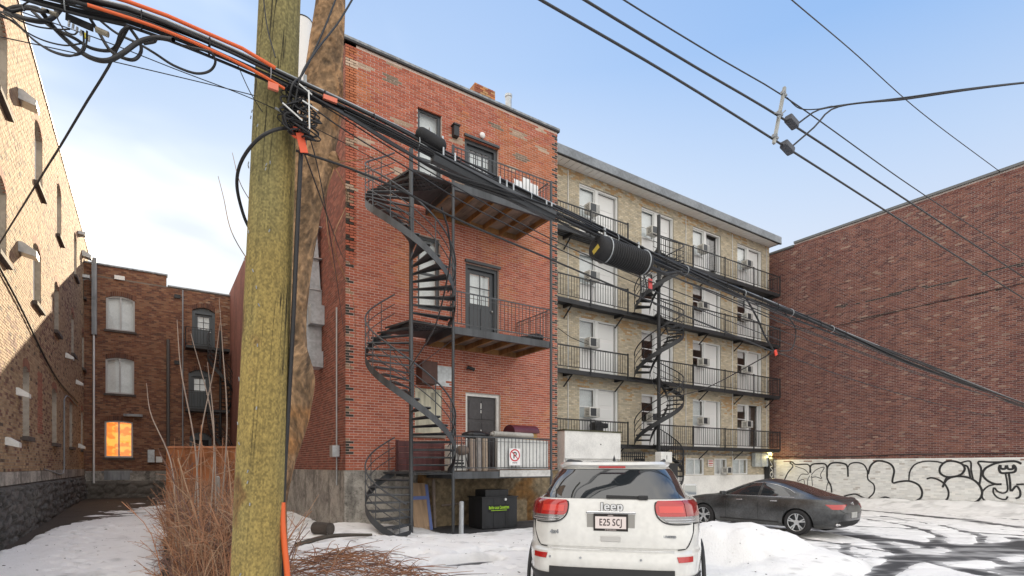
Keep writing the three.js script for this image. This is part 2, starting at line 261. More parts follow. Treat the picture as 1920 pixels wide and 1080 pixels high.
function makeDoor(building, F, o, st) {        // door > frame, leaf, pane, glazing_bar, panel, handle
  const g = new THREE.Group(); g.name = 'door'; attach(building, g, F.clone().multiply(new THREE.Matrix4().makeTranslation(o.s, o.y, 0)));
  const { w, h } = o, b = st.bar || .12, z = -(st.depth ?? .16), tr = st.transom || 0, H = h - tr;
  lpart('frame', [lb(0, b, 0, h, z - .05, z + .08), lb(w - b, w, 0, h, z - .05, z + .08), lb(b, w - b, h - b, h, z - .05, z + .08), ...(tr ? [lb(b, w - b, H - .04, H, z - .05, z + .07)] : [])], st.frame, g);
  const gy0 = st.glass ? H * .52 : H, gy1 = H - b - .12, sx = b + .13;
  const leaf = st.glass ? [lb(b, w - b, 0, gy0, z - .04, z), lb(b, sx, gy0, H - b, z - .04, z), lb(w - sx, w - b, gy0, H - b, z - .04, z), lb(sx, w - sx, gy1, H - b, z - .04, z)] : [lb(b, w - b, 0, H - b, z - .04, z)];
  lpart('leaf', leaf, st.leaf, g);
  if (st.glass) {
    lpart('pane', lb(sx, w - sx, gy0, gy1, z - .024, z - .018), M.glass, g); lpart('blind', lb(sx, w - sx, gy0, gy1, z - .12, z - .11), M.skyReflectCurtain, g);
    for (let k = 1; k < (st.cols || 2); k++) lpart('glazing_bar', lb(lerp(sx, w - sx, k / (st.cols || 2)) - .015, lerp(sx, w - sx, k / (st.cols || 2)) + .015, gy0, gy1, z - .016, z), st.leaf, g);
    lpart('glazing_bar', lb(sx, w - sx, lerp(gy0, gy1, .55) - .015, lerp(gy0, gy1, .55) + .015, z - .014, z + .002), st.leaf, g);
  }
  const rows = st.glass ? [[.12, gy0 - .12]] : [[.15, H * .34], [H * .38, H * .62], [H * .66, H - b - .12]];
  for (const [y0, y1] of rows) for (const k of [0, 1]) { const x0 = lerp(b + .1, w - b - .1, k * .52), x1 = lerp(b + .1, w - b - .1, k * .52 + .48); lpart('panel', new RoundedBoxGeometry(x1 - x0, y1 - y0, .03, 2, .012).translate((x0 + x1) / 2, (y0 + y1) / 2, z + .006), st.leaf, g); }
  lpart('handle', [rod(new THREE.Vector3(w - b - .08, H * .45, z), new THREE.Vector3(w - b - .08, H * .45, z + .06), .022, 8), new THREE.SphereGeometry(.034, 10, 8).translate(w - b - .08, H * .45, z + .07)], M.alu, g);
  return g;
}
makeDoor(redB, FRED, redOpen.d3, { frame: charcoal, leaf: charcoal, glass: true, cols: 3 });
makeDoor(redB, FRED, redOpen.d2, { frame: charcoal, leaf: charcoal, glass: true, cols: 2 });
const d1 = makeDoor(redB, FRED, redOpen.d1, { frame: M.white, leaf: worn([.075, .07, .075], .5, .002, blot), bar: .1 });
lpart('sticker', [lb(.56, .74, 1.96, 2.14, -.152, -.15), lb(.54, .76, 1.82, 1.92, -.152, -.15), lb(.62, .72, 1.2, 1.28, -.152, -.15), lb(.3, .5, 2.02, 2.1, -.152, -.15)], M.white, d1);
// boarded window and the sheet metal hood over it
part('boarded_window', [bx(6.52, 7.39, 2.75, 4.12, 15.08, 15.14)], worn([.62, .60, .47], .7, .002, streak), redB);
part('window_sill', bx(6.42, 7.5, 2.62, 2.73, 14.98, 15.3), M.sill, redB);
{ const s = new THREE.Shape([[0, 0], [.62, 0], [.5, .3], [0, .62]].map((p) => new THREE.Vector2(...p)));
  const hd = part('vent_hood', [new THREE.ExtrudeGeometry(s, { depth: .72, bevelEnabled: false }).rotateY(Math.PI / 2).translate(7.06, 4.22, -15.05)], M.galv, redB);
  part('hood_box', [bx(6.55, 7.05, 4.2, 4.86, 14.62, 15.05)], worn([.10, .045, .035], .6, .002), hd); }
part('security_camera', [rod(P(8.3, 4.85, 15.05), P(8.3, 4.85, 14.9), .03, 8), rod(P(8.22, 4.88, 14.92), P(8.45, 4.8, 14.86), .055, 10)], M.black, redB);
part('wall_lamp', [bx(7.74, 7.92, 12.02, 12.34, 14.88, 15.06), bx(7.71, 7.95, 12.34, 12.38, 14.85, 15.06)], M.black, redB);
part('round_light', [new THREE.SphereGeometry(.1, 14, 10).scale(1, 1, .7).translate(8.82, 12.42, -15.0)], M.whitepaint, redB);
part('door_lintel', [bx(8.18, 9.48, 12.21, 12.28, 14.99, 15.05), bx(8.2, 9.52, 8.23, 8.31, 14.98, 15.05)], charcoal, redB);
part('door_step', [bx(8.2, 9.5, 5.6, 5.69, 14.95, 15.3)], M.concrete, redB);
part('meter_box', [bx(4.2, 4.4, 2.02, 2.34, 15.5, 15.8), rod(P(4.36, 2.34, 15.65), P(4.36, 6.3, 15.65), .025, 8), rod(P(4.36, 2.02, 15.65), P(4.36, 1.2, 15.65), .022, 8)], M.galv, redB);
// exhaust duct that climbs the side wall and ends in a tall round stack
{ const t = thing('exhaust_duct', 'galvanised exhaust duct climbing the red side wall to a tall round stack', 'duct', [4.1, 4.9, 17.8]);
  part('fan_box', [bx(3.86, 4.42, 4.85, 5.35, 17.35, 17.95), bx(3.95, 4.42, 5.35, 7.3, 17.55, 17.95)], M.galv, t);
  part('service_flap', [bx(4.0, 4.42, 6.15, 6.75, 17.2, 17.55)], M.galv, t);
  const s = part('riser', [sq(P(4.18, 7.3, 17.75), P(4.1, 9.3, 17.9), .42, .4), sq(P(4.1, 9.25, 17.9), P(4.15, 11.9, 18.5), .42, .4)], M.galv, t);
  part('seam', [5.36, 7.3, 8.3, 9.3].map((y) => bx(3.88, 4.42, y - .012, y + .012, 17.5, 18.0)), M.alu, s);
  const st = part('stack', [rod(P(4.05, 11.8, 18.5), P(4.05, 16.3, 18.5), .3, 22)], worn([.8, .8, .79], .45, .001, tex(256, (u, v) => { const r = sm(.55, .75, fbm(u * 3, v * 3, 4, 71, 0)) * sm(.2, .35, v) * (1 - sm(.45, .6, v)); return [lerp(.95, .55, r), lerp(.95, .42, r), lerp(.95, .33, r)]; }, .18, true)), t);
  part('rim', [new THREE.TorusGeometry(.305, .018, 6, 24).rotateX(Math.PI / 2).translate(4.05, 16.3, -18.5)], M.black, st); }

// ================= iron stairs and balconies =================
function helix(c, r, y0, y1, a0, a1, w, h, seg = 48) {     // flat bar bent along a helix
  const pos = [], idx = [];
  for (let i = 0; i <= seg; i++) { const t = i / seg, a = lerp(a0, a1, t), y = lerp(y0, y1, t); for (const [dr, dy] of [[-w / 2, -h / 2], [w / 2, -h / 2], [w / 2, h / 2], [-w / 2, h / 2]]) pos.push(c[0] + (r + dr) * Math.cos(a), y + dy, -(c[1] + (r + dr) * Math.sin(a))); }
  for (let i = 0; i < seg; i++) for (let k = 0; k < 4; k++) { const p = i * 4 + k, q = i * 4 + (k + 1) % 4; idx.push(p, q, p + 4, q, q + 4, p + 4); }
  for (const [o, f] of [[0, 1], [seg * 4, 0]]) idx.push(...(f ? [o, o + 2, o + 1, o, o + 3, o + 2] : [o, o + 1, o + 2, o, o + 2, o + 3]));
  const g = new THREE.BufferGeometry(); g.setAttribute('position', new THREE.Float32BufferAttribute(pos, 3)); g.setIndex(idx); const f = g.toNonIndexed(); f.computeVertexNormals(); return f;
}
function sector(c, r0, r1, a0, a1, y, t = .03) {
  const pts = []; for (let k = 0; k <= 4; k++) pts.push([r1 * Math.cos(lerp(a0, a1, k / 4)), r1 * Math.sin(lerp(a0, a1, k / 4))]); for (let k = 4; k >= 0; k -= 2) pts.push([r0 * Math.cos(lerp(a0, a1, k / 4)), r0 * Math.sin(lerp(a0, a1, k / 4))]);
  return new THREE.ExtrudeGeometry(new THREE.Shape(pts.map((p) => new THREE.Vector2(...p))), { depth: t, bevelEnabled: false }).rotateX(-Math.PI / 2).translate(c[0], y - t, -c[1]);
}
function flight(t, c, y0, y1, a0, a1, r, steps, m, o = {}) {
  const { rails = [.42, .68, .95], sh = .2, every = 2, inner = 0, pickets = 0, rin = .05, thick = .012 } = o, rise = (y1 - y0) / steps, da = (a1 - a0) / steps;
  for (let i = 0; i < steps; i++) {
    const a = a0 + da * i, b = a0 + da * (i + 1.12), y = y0 + rise * (i + 1) - (i === steps - 1 ? .002 : 0);
    const nose = (q, e) => sq(P(c[0] + rin * Math.cos(q), y - .03, c[1] + rin * Math.sin(q)), P(c[0] + r * Math.cos(q), y - .03, c[1] + r * Math.sin(q)), .03, e);
    part('tread', [sector(c, rin, r - .01, a, b, y, .022), nose(a, .05)], m, t);
    if (i % every === 0 || pickets) { const n = pickets || 1; for (let k = 0; k < n; k++) { const q = a + da * (k + .5) / n, Y = y0 + rise * (i + (k + .5) / n); part('baluster', sq(P(c[0] + r * Math.cos(q), Y, c[1] + r * Math.sin(q)), P(c[0] + r * Math.cos(q), Y + rails[rails.length - 1], c[1] + r * Math.sin(q)), .02), m, t); } }
  }
  part('stringer', helix(c, r, y0 - .02, y1 - .02, a0, a1, thick, sh), m, t);
  if (inner) part('stringer', helix(c, inner, y0 - .02, y1 - .02, a0, a1, thick, sh), m, t);
  for (const h of rails) part('handrail', tubeHelix(c, r, y0 + h, y1 + h, a0, a1, h === rails[rails.length - 1] ? .022 : .013), m, t);
}
function tubeHelix(c, r, y0, y1, a0, a1, rad) { const pts = []; for (let i = 0; i <= 24; i++) { const t = i / 24, a = lerp(a0, a1, t); pts.push(P(c[0] + r * Math.cos(a), lerp(y0, y1, t), c[1] + r * Math.sin(a))); } return tube(pts, rad, 48, 6); }
const D2R = Math.PI / 180;
{
  const c = [5.6, 13.2], t = thing('spiral_staircase', 'tall dark iron spiral staircase against the red brick building', 'staircase', [5.6, -.12, 13.2], 'spiral staircases');
  part('column', rod(P(c[0], -.2, c[1]), P(c[0], 10.05, c[1]), .055, 14), M.iron, t);
  const r = 1.16, e = -270 * D2R;
  flight(t, c, -.12, 1.6, -118 * D2R, e, r, 9, M.iron);
  flight(t, c, 1.6, 5.6, 8 * D2R, e, r, 20, M.iron);
  flight(t, c, 5.6, 9.56, 8 * D2R, e, r, 20, M.iron);
  for (const y of [1.6, 5.6, 9.56]) {
    const bars = []; for (let k = 0; k < 12; k++) { const q = lerp(0, 90, (k + .5) / 12) * D2R; bars.push(sq(P(c[0] + .06 * Math.cos(q), y - .02, c[1] + .06 * Math.sin(q)), P(c[0] + r * Math.cos(q), y - .02, c[1] + r * Math.sin(q)), .012, .03)); }
    for (let k = 1; k < 7; k++) bars.push(helix(c, r * k / 6.2, y - .018, y - .018, 0, Math.PI / 2, .012, .03, 10));
    bars.push(sq(P(c[0], y - .06, c[1] + .05), P(c[0] + 1.25, y - .06, c[1] + .05), .02, .14), sq(P(c[0] + .02, y - .06, c[1]), P(c[0] + .02, y - .06, c[1] + 1.1), .02, .14));
    part('landing', bars, M.iron, t);
    part('landing_floor', bx(c[0] + .1, c[0] + 1.24, y - .012, y, c[1] + .1, c[1] + 1.75), M.iron, t);
    if (y > 2) { for (const q of [-200, -150, -250]) part('brace', sq(P(c[0], y - 1.5, c[1]), P(c[0] + r * Math.cos(q * D2R), y - .12 - (q === -250 ? .1 : q === -200 ? .9 : 1.7), c[1] + r * Math.sin(q * D2R)), .016), M.iron, t); }
  }
}
function balustrade(t, a, b, y, h, gap, m, o = {}) {       // rails and single balusters between two points
  const A = P(a[0], y, a[1]), B = P(b[0], y, b[1]), L = A.distanceTo(B), n = Math.max(1, Math.round(L / gap)), up = (v, k) => v.clone().add(new THREE.Vector3(0, k, 0));
  part('handrail', [sq(up(A, h), up(B, h), .04, .014), sq(up(A, h - (o.drop ?? .12)), up(B, h - (o.drop ?? .12)), .012, .012)], m, t); part('bottom_rail', sq(up(A, o.low ?? .1), up(B, o.low ?? .1), .03, .012), m, t);
  const geo = metreUV(flat(new THREE.BoxGeometry(.014, h - (o.low ?? .1), .014)));
  for (let i = 0; i <= n; i++) { const p = A.clone().lerp(B, i / n), k = shade(new THREE.Mesh(geo, m)); k.name = 'baluster'; k.position.copy(p).sub(t.position); k.position.y += ((o.low ?? .1) + h) / 2; t.add(k); }
}
const deckY = [1.6, 5.6, 9.56], deckName = ['lowest wooden balcony of the red building, hung with white boards', 'middle wooden balcony of the red building with a bare iron railing', 'top wooden balcony of the red building under the roofline'];
deckY.forEach((y, i) => {
  const x0 = 6.85, x1 = 10.2, n0 = 13.23, n1 = 15.04, t = thing('balcony', deckName[i], 'balcony', [x0, y, n0], 'balconies of the red building');
  part('front_beam', [bx(x0, x1, y - .2, y, n0 - .02, n0), bx(x0, x1, y - .2, y - .18, n0, n0 + .06)], M.iron, t);
  part('side_beam', bx(x1 - .02, x1, y - .2, y - .002, n0 + .06, n1), M.iron, t); part('side_beam', bx(x0, x0 + .02, y - .2, y - .002, n0 + .06, n1), M.iron, t);
  part('ledger', bx(x0 + .02, x1 - .02, y - .2, y - .04, n1 - .05, n1), M.joist, t);
  for (let k = 0; k < 6; k++) { const x = lerp(x0 + .06, x1 - .06, k / 5); part('joist', bx(x - .022, x + .022, y - .2, y - .045, n0 + .06, n1 - .05), M.joist, t); }
  for (let k = 0; k < 13; k++) part('deck_board', bx(x0 + .02, x1 - .02, y - .042, y - .004 - (k % 3) * .002, n0 + .02 + k * .1385, n0 + .02 + k * .1385 + .134), M.plank, t);
  balustrade(t, [x0, n0], [x1, n0], y, .98, .13, M.iron); balustrade(t, [x1, n0 + .1], [x1, n1], y, .98, .13, M.iron);
});
for (const [x, l] of [[6.83, 'long iron post at the balcony corner beside the spiral stair'], [10.22, 'long iron post at the outer balcony corner near the pale brick block']]) { const t = thing('iron_post', l, 'post', [x, -.15, 13.2], 'posts carrying the balconies'); part('shaft', rod(P(x, -.2, 13.2), P(x, 10.55, 13.2), .042, 12), M.iron, t); part('base_plate', bx(x - .1, x + .1, -.14, -.1, 13.1, 13.3), M.iron, t); for (const y of deckY) part('clamp', rod(P(x, y - .16, 13.2), P(x, y - .06, 13.2), .055, 10), M.iron, t); }

// ================= pale brick apartment block =================
const R2 = rng(23);
const yelPal = [[.53, .465, .345], [.57, .50, .37], [.49, .435, .33], [.59, .52, .395], [.44, .39, .30], [.52, .445, .32]];
const yelB = thing('pale_brick_apartment_block', 'four storey pale buff brick apartment block with white doors and grey roof edge', 'building', [11.94, 0, 16.3]);
const FY = frame(11.94, 0, 16.3, 'front'), lev = [2.63, 5.38, 8.02, 10.68], cols = [[14.03, 16.16], [17.55, 19.63], [20.98, 23.1], [24.44, 26.56]];
const yOpen = []; lev.forEach((y, L) => cols.forEach(([a, b], c) => yOpen.push({ s: a - 11.94, y: y + .03, w: b - a, h: 2.28, L, c })));
const bas = [[20.45, 21.8], [22.58, 23.59], [24.02, 25.33]].map(([a, b], c) => ({ s: a - 11.94, y: 1.33, w: b - a, h: .79, c, L: -1 }));
const rusty = (s, y, R) => { const l = lev.findIndex((q) => y < q - .2 && y > q - 1.1); if (l < 0 && !(y > 12.9)) return; const q = l < 0 ? 13.4 : lev[l] - .2; if (fbm(s * 1.3, q, 3, 8) + (R() - .5) * .5 > .5 + (q - y) * .55) { const k = .85 + R() * .25; return [.50 * k, .33 * k, .17 * k]; } };   // rust run down from the decks
const yMortar = worn([.5, .465, .39], .95, .003, blot);
const yWall = shade(new THREE.Mesh(metreUV(flat(wallPlate(15.31, 13.4, [...yOpen, ...bas], .3, -.3))), yMortar)); yWall.name = 'wall'; attach(yelB, yWall, FY);
bricks(yWall, brickList(15.31, 1.32, 13.38, [...yOpen, ...bas], .21, .073, .011, yelPal, R2, rusty), .008);
part('painted_base', bx(11.95, 27.26, -.3, 1.31, 16.262, 16.3), M.white, yelB);
part('concrete_band', [bx(16.2, 27.2, 2.26, 2.36, 16.24, 16.29)], M.concrete, yelB);
part('wall', [bx(26.95, 27.25, -.3, 13.4, 16.6, 28), bx(11.95, 12.2, -.3, 13.4, 16.6, 28), bx(12.2, 26.95, -.3, 13.4, 27.7, 28)], yMortar, yelB);
const yRoof = part('roof', bx(11.96, 27.24, 13.46, 13.6, 15.72, 28), M.steelgrey, yelB);
part('fascia', [bx(11.96, 27.28, 13.36, 13.7, 15.63, 15.7), bx(27.2, 27.28, 13.36, 13.7, 15.7, 28)], worn([.25, .275, .30], .5, .001, blot), yRoof);
part('drip_edge', bx(11.96, 27.29, 13.33, 13.36, 15.62, 15.72), M.black, yRoof);
for (let k = 0; k < 51; k++) part('soffit_panel', bx(11.97 + k * .3, 11.97 + k * .3 + .278, 13.37 + (k % 2) * .003, 13.4, 15.72, 16.29), k % 5 === 2 ? M.vinyl : M.whitepaint, yRoof);
for (const x of [13.43, 20.45, 24.0, 26.98]) part('conduit', rod(P(x, 1.4, 16.27), P(x, 13.3, 16.27), .018, 6), M.vinyl, yelB);
const acThings = [];
yOpen.forEach((o) => {
  const g = new THREE.Group(); g.name = 'window_and_door'; attach(yelB, g, FY.clone().multiply(new THREE.Matrix4().makeTranslation(o.s, o.y, 0)));
  const { w, h, L, c } = o, b = .06, xm = w * .44, z = -.1, wy = .98;
  lpart('frame', [lb(0, b, 0, h, z - .06, z + .05), lb(w - b, w, 0, h, z - .06, z + .05), lb(b, w - b, h - b, h, z - .06, z + .05), lb(xm - .05, xm + .12, 0, h - b, z - .06, z + .05), lb(b, w - b, 0, .05, z - .06, z + .06)], M.vinyl, g);
  lpart('apron_panel', lb(b, xm - .05, .05, wy, z - .05, z), M.whitepaint, g); lpart('sill', lb(b, xm - .05, wy, wy + .05, z - .05, z + .05), M.vinyl, g);
  lpart('sash', [lb(b, b + .04, wy + .05, h - b, z - .05, z), lb(xm - .09, xm - .05, wy + .05, h - b, z - .05, z), lb(b + .04, xm - .09, h - b - .05, h - b, z - .05, z), lb(b + .04, xm - .09, wy + .48, wy + .52, z - .05, z)], M.vinyl, g);
  lpart('pane', lb(b + .04, xm - .09, wy + .05, h - b - .05, z - .028, z - .022), M.glass, g);
  const light = c === 0 || L === 3 || (L === 0 && c === 2);
  lpart('blind', lb(b, xm - .05, light ? wy : wy + .9, h - b, z - .16, z - .15), light ? M.skyReflectCurtain : M.blind, g);
  const open = (L === 3 && c === 2) || (L === 0 && c === 3);
  if (open) { lpart('door_pane', lb(xm + .2, w - b - .06, .1, h - b - .08, z - .1, z - .094), M.glass, g); lpart('door_curtain', lb(xm + .2, lerp(xm, w, .55), .1, h - b - .08, z - .2, z - .19), M.steelgrey, g); lpart('door', [lb(xm + .12, xm + .2, .05, h - b, z - .12, z - .08), lb(w - b - .06, w - b, .05, h - b, z - .12, z - .08), lb(xm + .2, w - b - .06, .05, .1, z - .12, z - .08)], M.whitepaint, g); }
  else { lpart('door', lb(xm + .12, w - b, .05, h - b, z - .14, z - .1), M.whitepaint, g); for (const [y0, y1] of [[.2, .9], [1.05, 1.45], [1.6, 2.1]]) lpart('door_panel', new RoundedBoxGeometry(w - b - xm - .38, y1 - y0, .02, 1, .008).translate((w - b + xm + .12) / 2, (y0 + y1) / 2, z - .098), M.vinyl, g); lpart('handle', new THREE.SphereGeometry(.03, 8, 6).translate(xm + .2, 1.0, z - .07), M.alu, g); }
});
bas.forEach((o) => makeWindow(yelB, FY, o, { frameMat: M.vinyl, bar: .06, mull: [.5], depth: .08, blind: o.c === 1 ? M.blind : M.skyReflectCurtain }));
const acName = ['column next to the red building', 'column behind the spiral stair', 'third column from the red building', 'column next to the dark brick wall'], floorName = ['lowest', 'second', 'third', 'top'];
function makeAC(x, y, label, size = 1) {
  const t = thing('air_conditioner', label, 'air conditioner', [x, y, 16.12], 'window air conditioners'), w = .52 * size, h = .36 * size, d = .34;
  lpart('casing', new RoundedBoxGeometry(w, h, d, 2, .02).translate(0, h / 2, d / 2 - .1), worn([.66, .65, .61], .5, .001, blot), t);
  lpart('rear_coil', lb(-w * .42, w * .12, h * .1, h * .9, d - .1, d - .094), M.darkpaint, t);
  for (let k = 0; k < 6; k++) lpart('louver', lb(w * .15, w * .45, h * (.15 + k * .13), h * (.15 + k * .13) + .012, d - .1, d - .09), M.steelgrey, t);
  lpart('side_louver', [0, 1, 2, 3].map((k) => lb(-w / 2 - .006, -w / 2 + .001, h * (.2 + k * .16), h * (.2 + k * .16) + .02, 0, d - .16)), M.darkpaint, t);
  return t;
}
for (const [L, c] of [[3, 0], [3, 1], [3, 2], [3, 3], [2, 0], [2, 2], [2, 3], [1, 0], [1, 2], [1, 3], [0, 0], [0, 1], [0, 2], [0, 3]]) makeAC(cols[c][0] + .45, lev[L] + .03 + 1.03, `window air conditioner over the ${floorName[L]} gallery, ${acName[c]}`, c === 0 ? 1.05 : .95);
makeAC(23.25, 1.4, 'small window air conditioner in the basement window of the pale block', .85);
{ // four long iron galleries
  lev.forEach((y, L) => {
    const x0 = 11.98, x1 = 27.02, n0 = 15.6, n1 = 16.27, t = thing('gallery_balcony', ['lowest', 'second', 'third', 'top'][L] + ' long iron gallery balcony on the pale brick block', 'balcony', [x0, y, n0], 'gallery balconies of the pale block');
    part('front_beam', bx(x0, x1, y - .17, y, n0 - .015, n0 + .015), M.black, t); part('end_beam', bx(x1 - .03, x1, y - .17, y - .002, n0 + .015, n1), M.black, t);
    for (let k = 0; k < 5; k++) part('grating_bar', bx(x0, x1 - .03, y - .03, y - .004, n0 + .05 + k * .14, n0 + .05 + k * .14 + .1), M.black, t);
    for (let x = 13.2; x < 27; x += 2.72) part('bracket', [bx(x - .03, x + .03, y - .16, y - .035, n0 + .016, n1), sq(P(x, y - .15, n0 + .15), P(x, y - .55, n1 - .02), .04)], M.black, t);
    const gaps = L === 0 ? [[x0, 15.98], [17.75, x1]] : [[x0, 15.98], [17.75, x1]];
    for (const [a, b] of gaps) { balustrade(t, [a, n0], [b, n0], y, .88, .135, M.black, { drop: .03 }); for (let x = a; x <= b + .01; x += (b - a) / Math.max(1, Math.round((b - a) / 2.2))) part('post', bx(x - .03, x + .03, y - .1, y + .92, n0 - .05, n0 - .016), M.black, t); }
    balustrade(t, [x1, n0 + .1], [x1, n1 - .05], y, .88, .12, M.black, { drop: .03 });
  });
  const c = [17.0, 14.86], r = .97, t = thing('spiral_staircase', 'black iron spiral staircase linking the long galleries of the pale block', 'staircase', [17.0, -.1, 14.86], 'spiral staircases');
  part('column', rod(P(c[0], -.2, c[1]), P(c[0], 11.9, c[1]), .07, 12), M.black, t);
  for (let L = 0; L < 3; L++) flight(t, c, lev[L], lev[L + 1], 135 * D2R, 415 * D2R, r, 14, M.black, { rails: [.35, .6, .88], inner: .36, sh: .19, rin: .36 });
  flight(t, c, -.1, lev[0], 180 * D2R, 415 * D2R, r, 13, M.black, { rails: [.88], inner: .36, sh: .19, rin: .36, pickets: 3 });
  for (const y of lev) part('landing', bx(c[0] - .75, c[0] + .75, y - .04, y - .006, c[1] + .62, 15.58), M.black, t);
}
{ const t = thing('electrical_cabinet', 'pale grey electrical cabinet on the pale brick wall under the lowest gallery', 'cabinet', [26.2, 1.72, 16.1]); part('housing', bx(25.6, 26.75, 1.72, 2.44, 16.05, 16.25), worn([.55, .6, .6], .5, .001), t); part('door', bx(26.12, 26.73, 1.76, 2.4, 16.035, 16.05), worn([.6, .66, .67], .5, .001), t); }
{ const t = thing('wall_lamp', 'small lit yellow wall lamp beside the electrical cabinet', 'lamp', [26.95, 2.3, 16.1]); part('bracket', bx(26.85, 27.05, 2.5, 2.56, 16.0, 16.26), M.black, t);
  part('lamp_glass', bx(26.86, 27.04, 2.3, 2.5, 16.02, 16.18), mat([.9, .8, .4], .4, { emissive: new THREE.Color(1, .8, .3), emissiveIntensity: 1.1 }), t);
  const l = new THREE.PointLight(new THREE.Color(1, .8, .35), .6, 6); l.position.copy(P(26.95, 2.22, 15.9)).sub(t.position); l.castShadow = true; t.add(l); }
{ // black drain post with white painted tags
  const t = thing('tagged_post', 'black square post with white painted tags at the corner of the pale block', 'post', [26.9, -.1, 16.1]);
  part('shaft', bx(26.72, 27.16, -.2, 2.2, 15.98, 16.24), M.black, t);
  const st = []; const zig = [[26.8, 2.0], [27.0, 1.75], [26.82, 1.7], [27.04, 1.5], [26.86, 1.42], [26.82, 1.25], [27.02, 1.22], [27.05, 1.4], [26.9, 1.42]], zag = [[26.86, 1.15], [27.02, 1.12], [26.86, .92], [27.04, .9], [27.02, .76], [26.84, .78]];
  part('painted_tag', [tube(zig.map(([x, y]) => P(x, y, 15.975)), .016, 60, 5), tube(zag.map(([x, y]) => P(x, y, 15.975)), .016, 40, 5)], M.white, t); }

// ================= dark brick building at the right =================
const R3 = rng(37);
const rightB = thing('dark_brick_building', 'windowless dark red brick wall with a whitewashed base covered in graffiti', 'building', [27.8, 0, 17.2]);
const FR = frame(27.8, 0, 17.2, 'west'), rPal = [[.165, .065, .052], [.135, .052, .044], [.195, .08, .06], [.11, .044, .04], [.18, .07, .055], [.22, .095, .072]];
const rMortar = worn([.46, .40, .37], .95, .003, blot);
const rSpecial = (s, y, R) => {
  const band = Math.abs(y - 9.45 - .04 * Math.sin(s * 2)) < .05 && s > 1.8, k = .8 + R() * .4; if (band && R() < .8) return [.045 * k, .032 * k, .03 * k];
  if (Math.abs(y - 8.7) < .04 && s > 3 && R() < .5) return [.07 * k, .04 * k, .035 * k]; if (R() < .03) return [.27 * k, .17 * k, .13 * k];
  const q = fbm(s * .35, y * .5, 4, 91); if (q > .6 && R() < .3) return [.2 * k, .085 * k, .062 * k]; if (q < .4 && R() < .25) return [.13 * k, .045 * k, .04 * k];
};
const rw = shade(new THREE.Mesh(metreUV(flat(wallPlate(19.2, 13.1, [], .3, -.3))), rMortar)); rw.name = 'wall'; attach(rightB, rw, FR);
const rl = brickList(19.2, 2.1, 13.2, [], .213, .0748, .014, rPal, R3, rSpecial); bricks(rw, rl, .008);
const rp = shade(new THREE.Mesh(metreUV(flat(wallPlate(17.25, 13.34, [], .3, 13.1))), rMortar)); rp.name = 'parapet'; attach(rightB, rp, frame(27.8, 0, 15.25, 'west')); bricks(rp, brickList(17.25, 13.12, 13.34, [], .213, .0748, .011, rPal, R3), .008);
const wb = shade(new THREE.Mesh(metreUV(flat(wallPlate(19.2, 2.09, [], .05, -.3))), M.white)); wb.name = 'whitewashed_base'; attach(rightB, wb, frame(27.785, 0, 17.2, 'west'));
bricks(wb, brickList(19.2, -.2, 2.1, [], .213, .0748, .009, [[.72, .72, .70], [.75, .75, .73], [.69, .69, .67], [.74, .73, .7]], R3, (s, y, R) => R() < .03 ? [.5, .47, .44] : y > 1.9 && fbm(s * 2, y * 4, 3, 5) > .62 ? [.3, .2, .17] : null), .006);
part('coping', [bx(27.74, 28.2, 13.345, 13.45, -2, 15.25), bx(27.74, 28.2, 13.2, 13.29, 15.26, 17.2)], mat([.12, .125, .13], .5), rightB);
part('wall', [bx(28.1, 40, -.3, 13.1, 16.9, 17.2), bx(28.1, 40, -.3, 13.1, -2, -1.7), bx(27.29, 34, -.3, 13.1, 17.21, 30)], rMortar, rightB); part('roof', bx(28.1, 40, 12.9, 13.0, -1.7, 16.9), M.steelgrey, rightB);  // last wall box closes an unseen gap, added to block the sun
part('cable_run', tube([[27.76, 2.26, 17], [27.76, 2.2, 13], [27.76, 2.27, 10], [27.76, 2.22, 4]], .02, 40, 5), M.cable, rightB);
part('loose_cable', tube([[27.77, 9.0, 16], [27.77, 8.62, 13], [27.77, 8.72, 10], [27.77, 8.78, 5]], .012, 40, 5), M.cable, rightB);
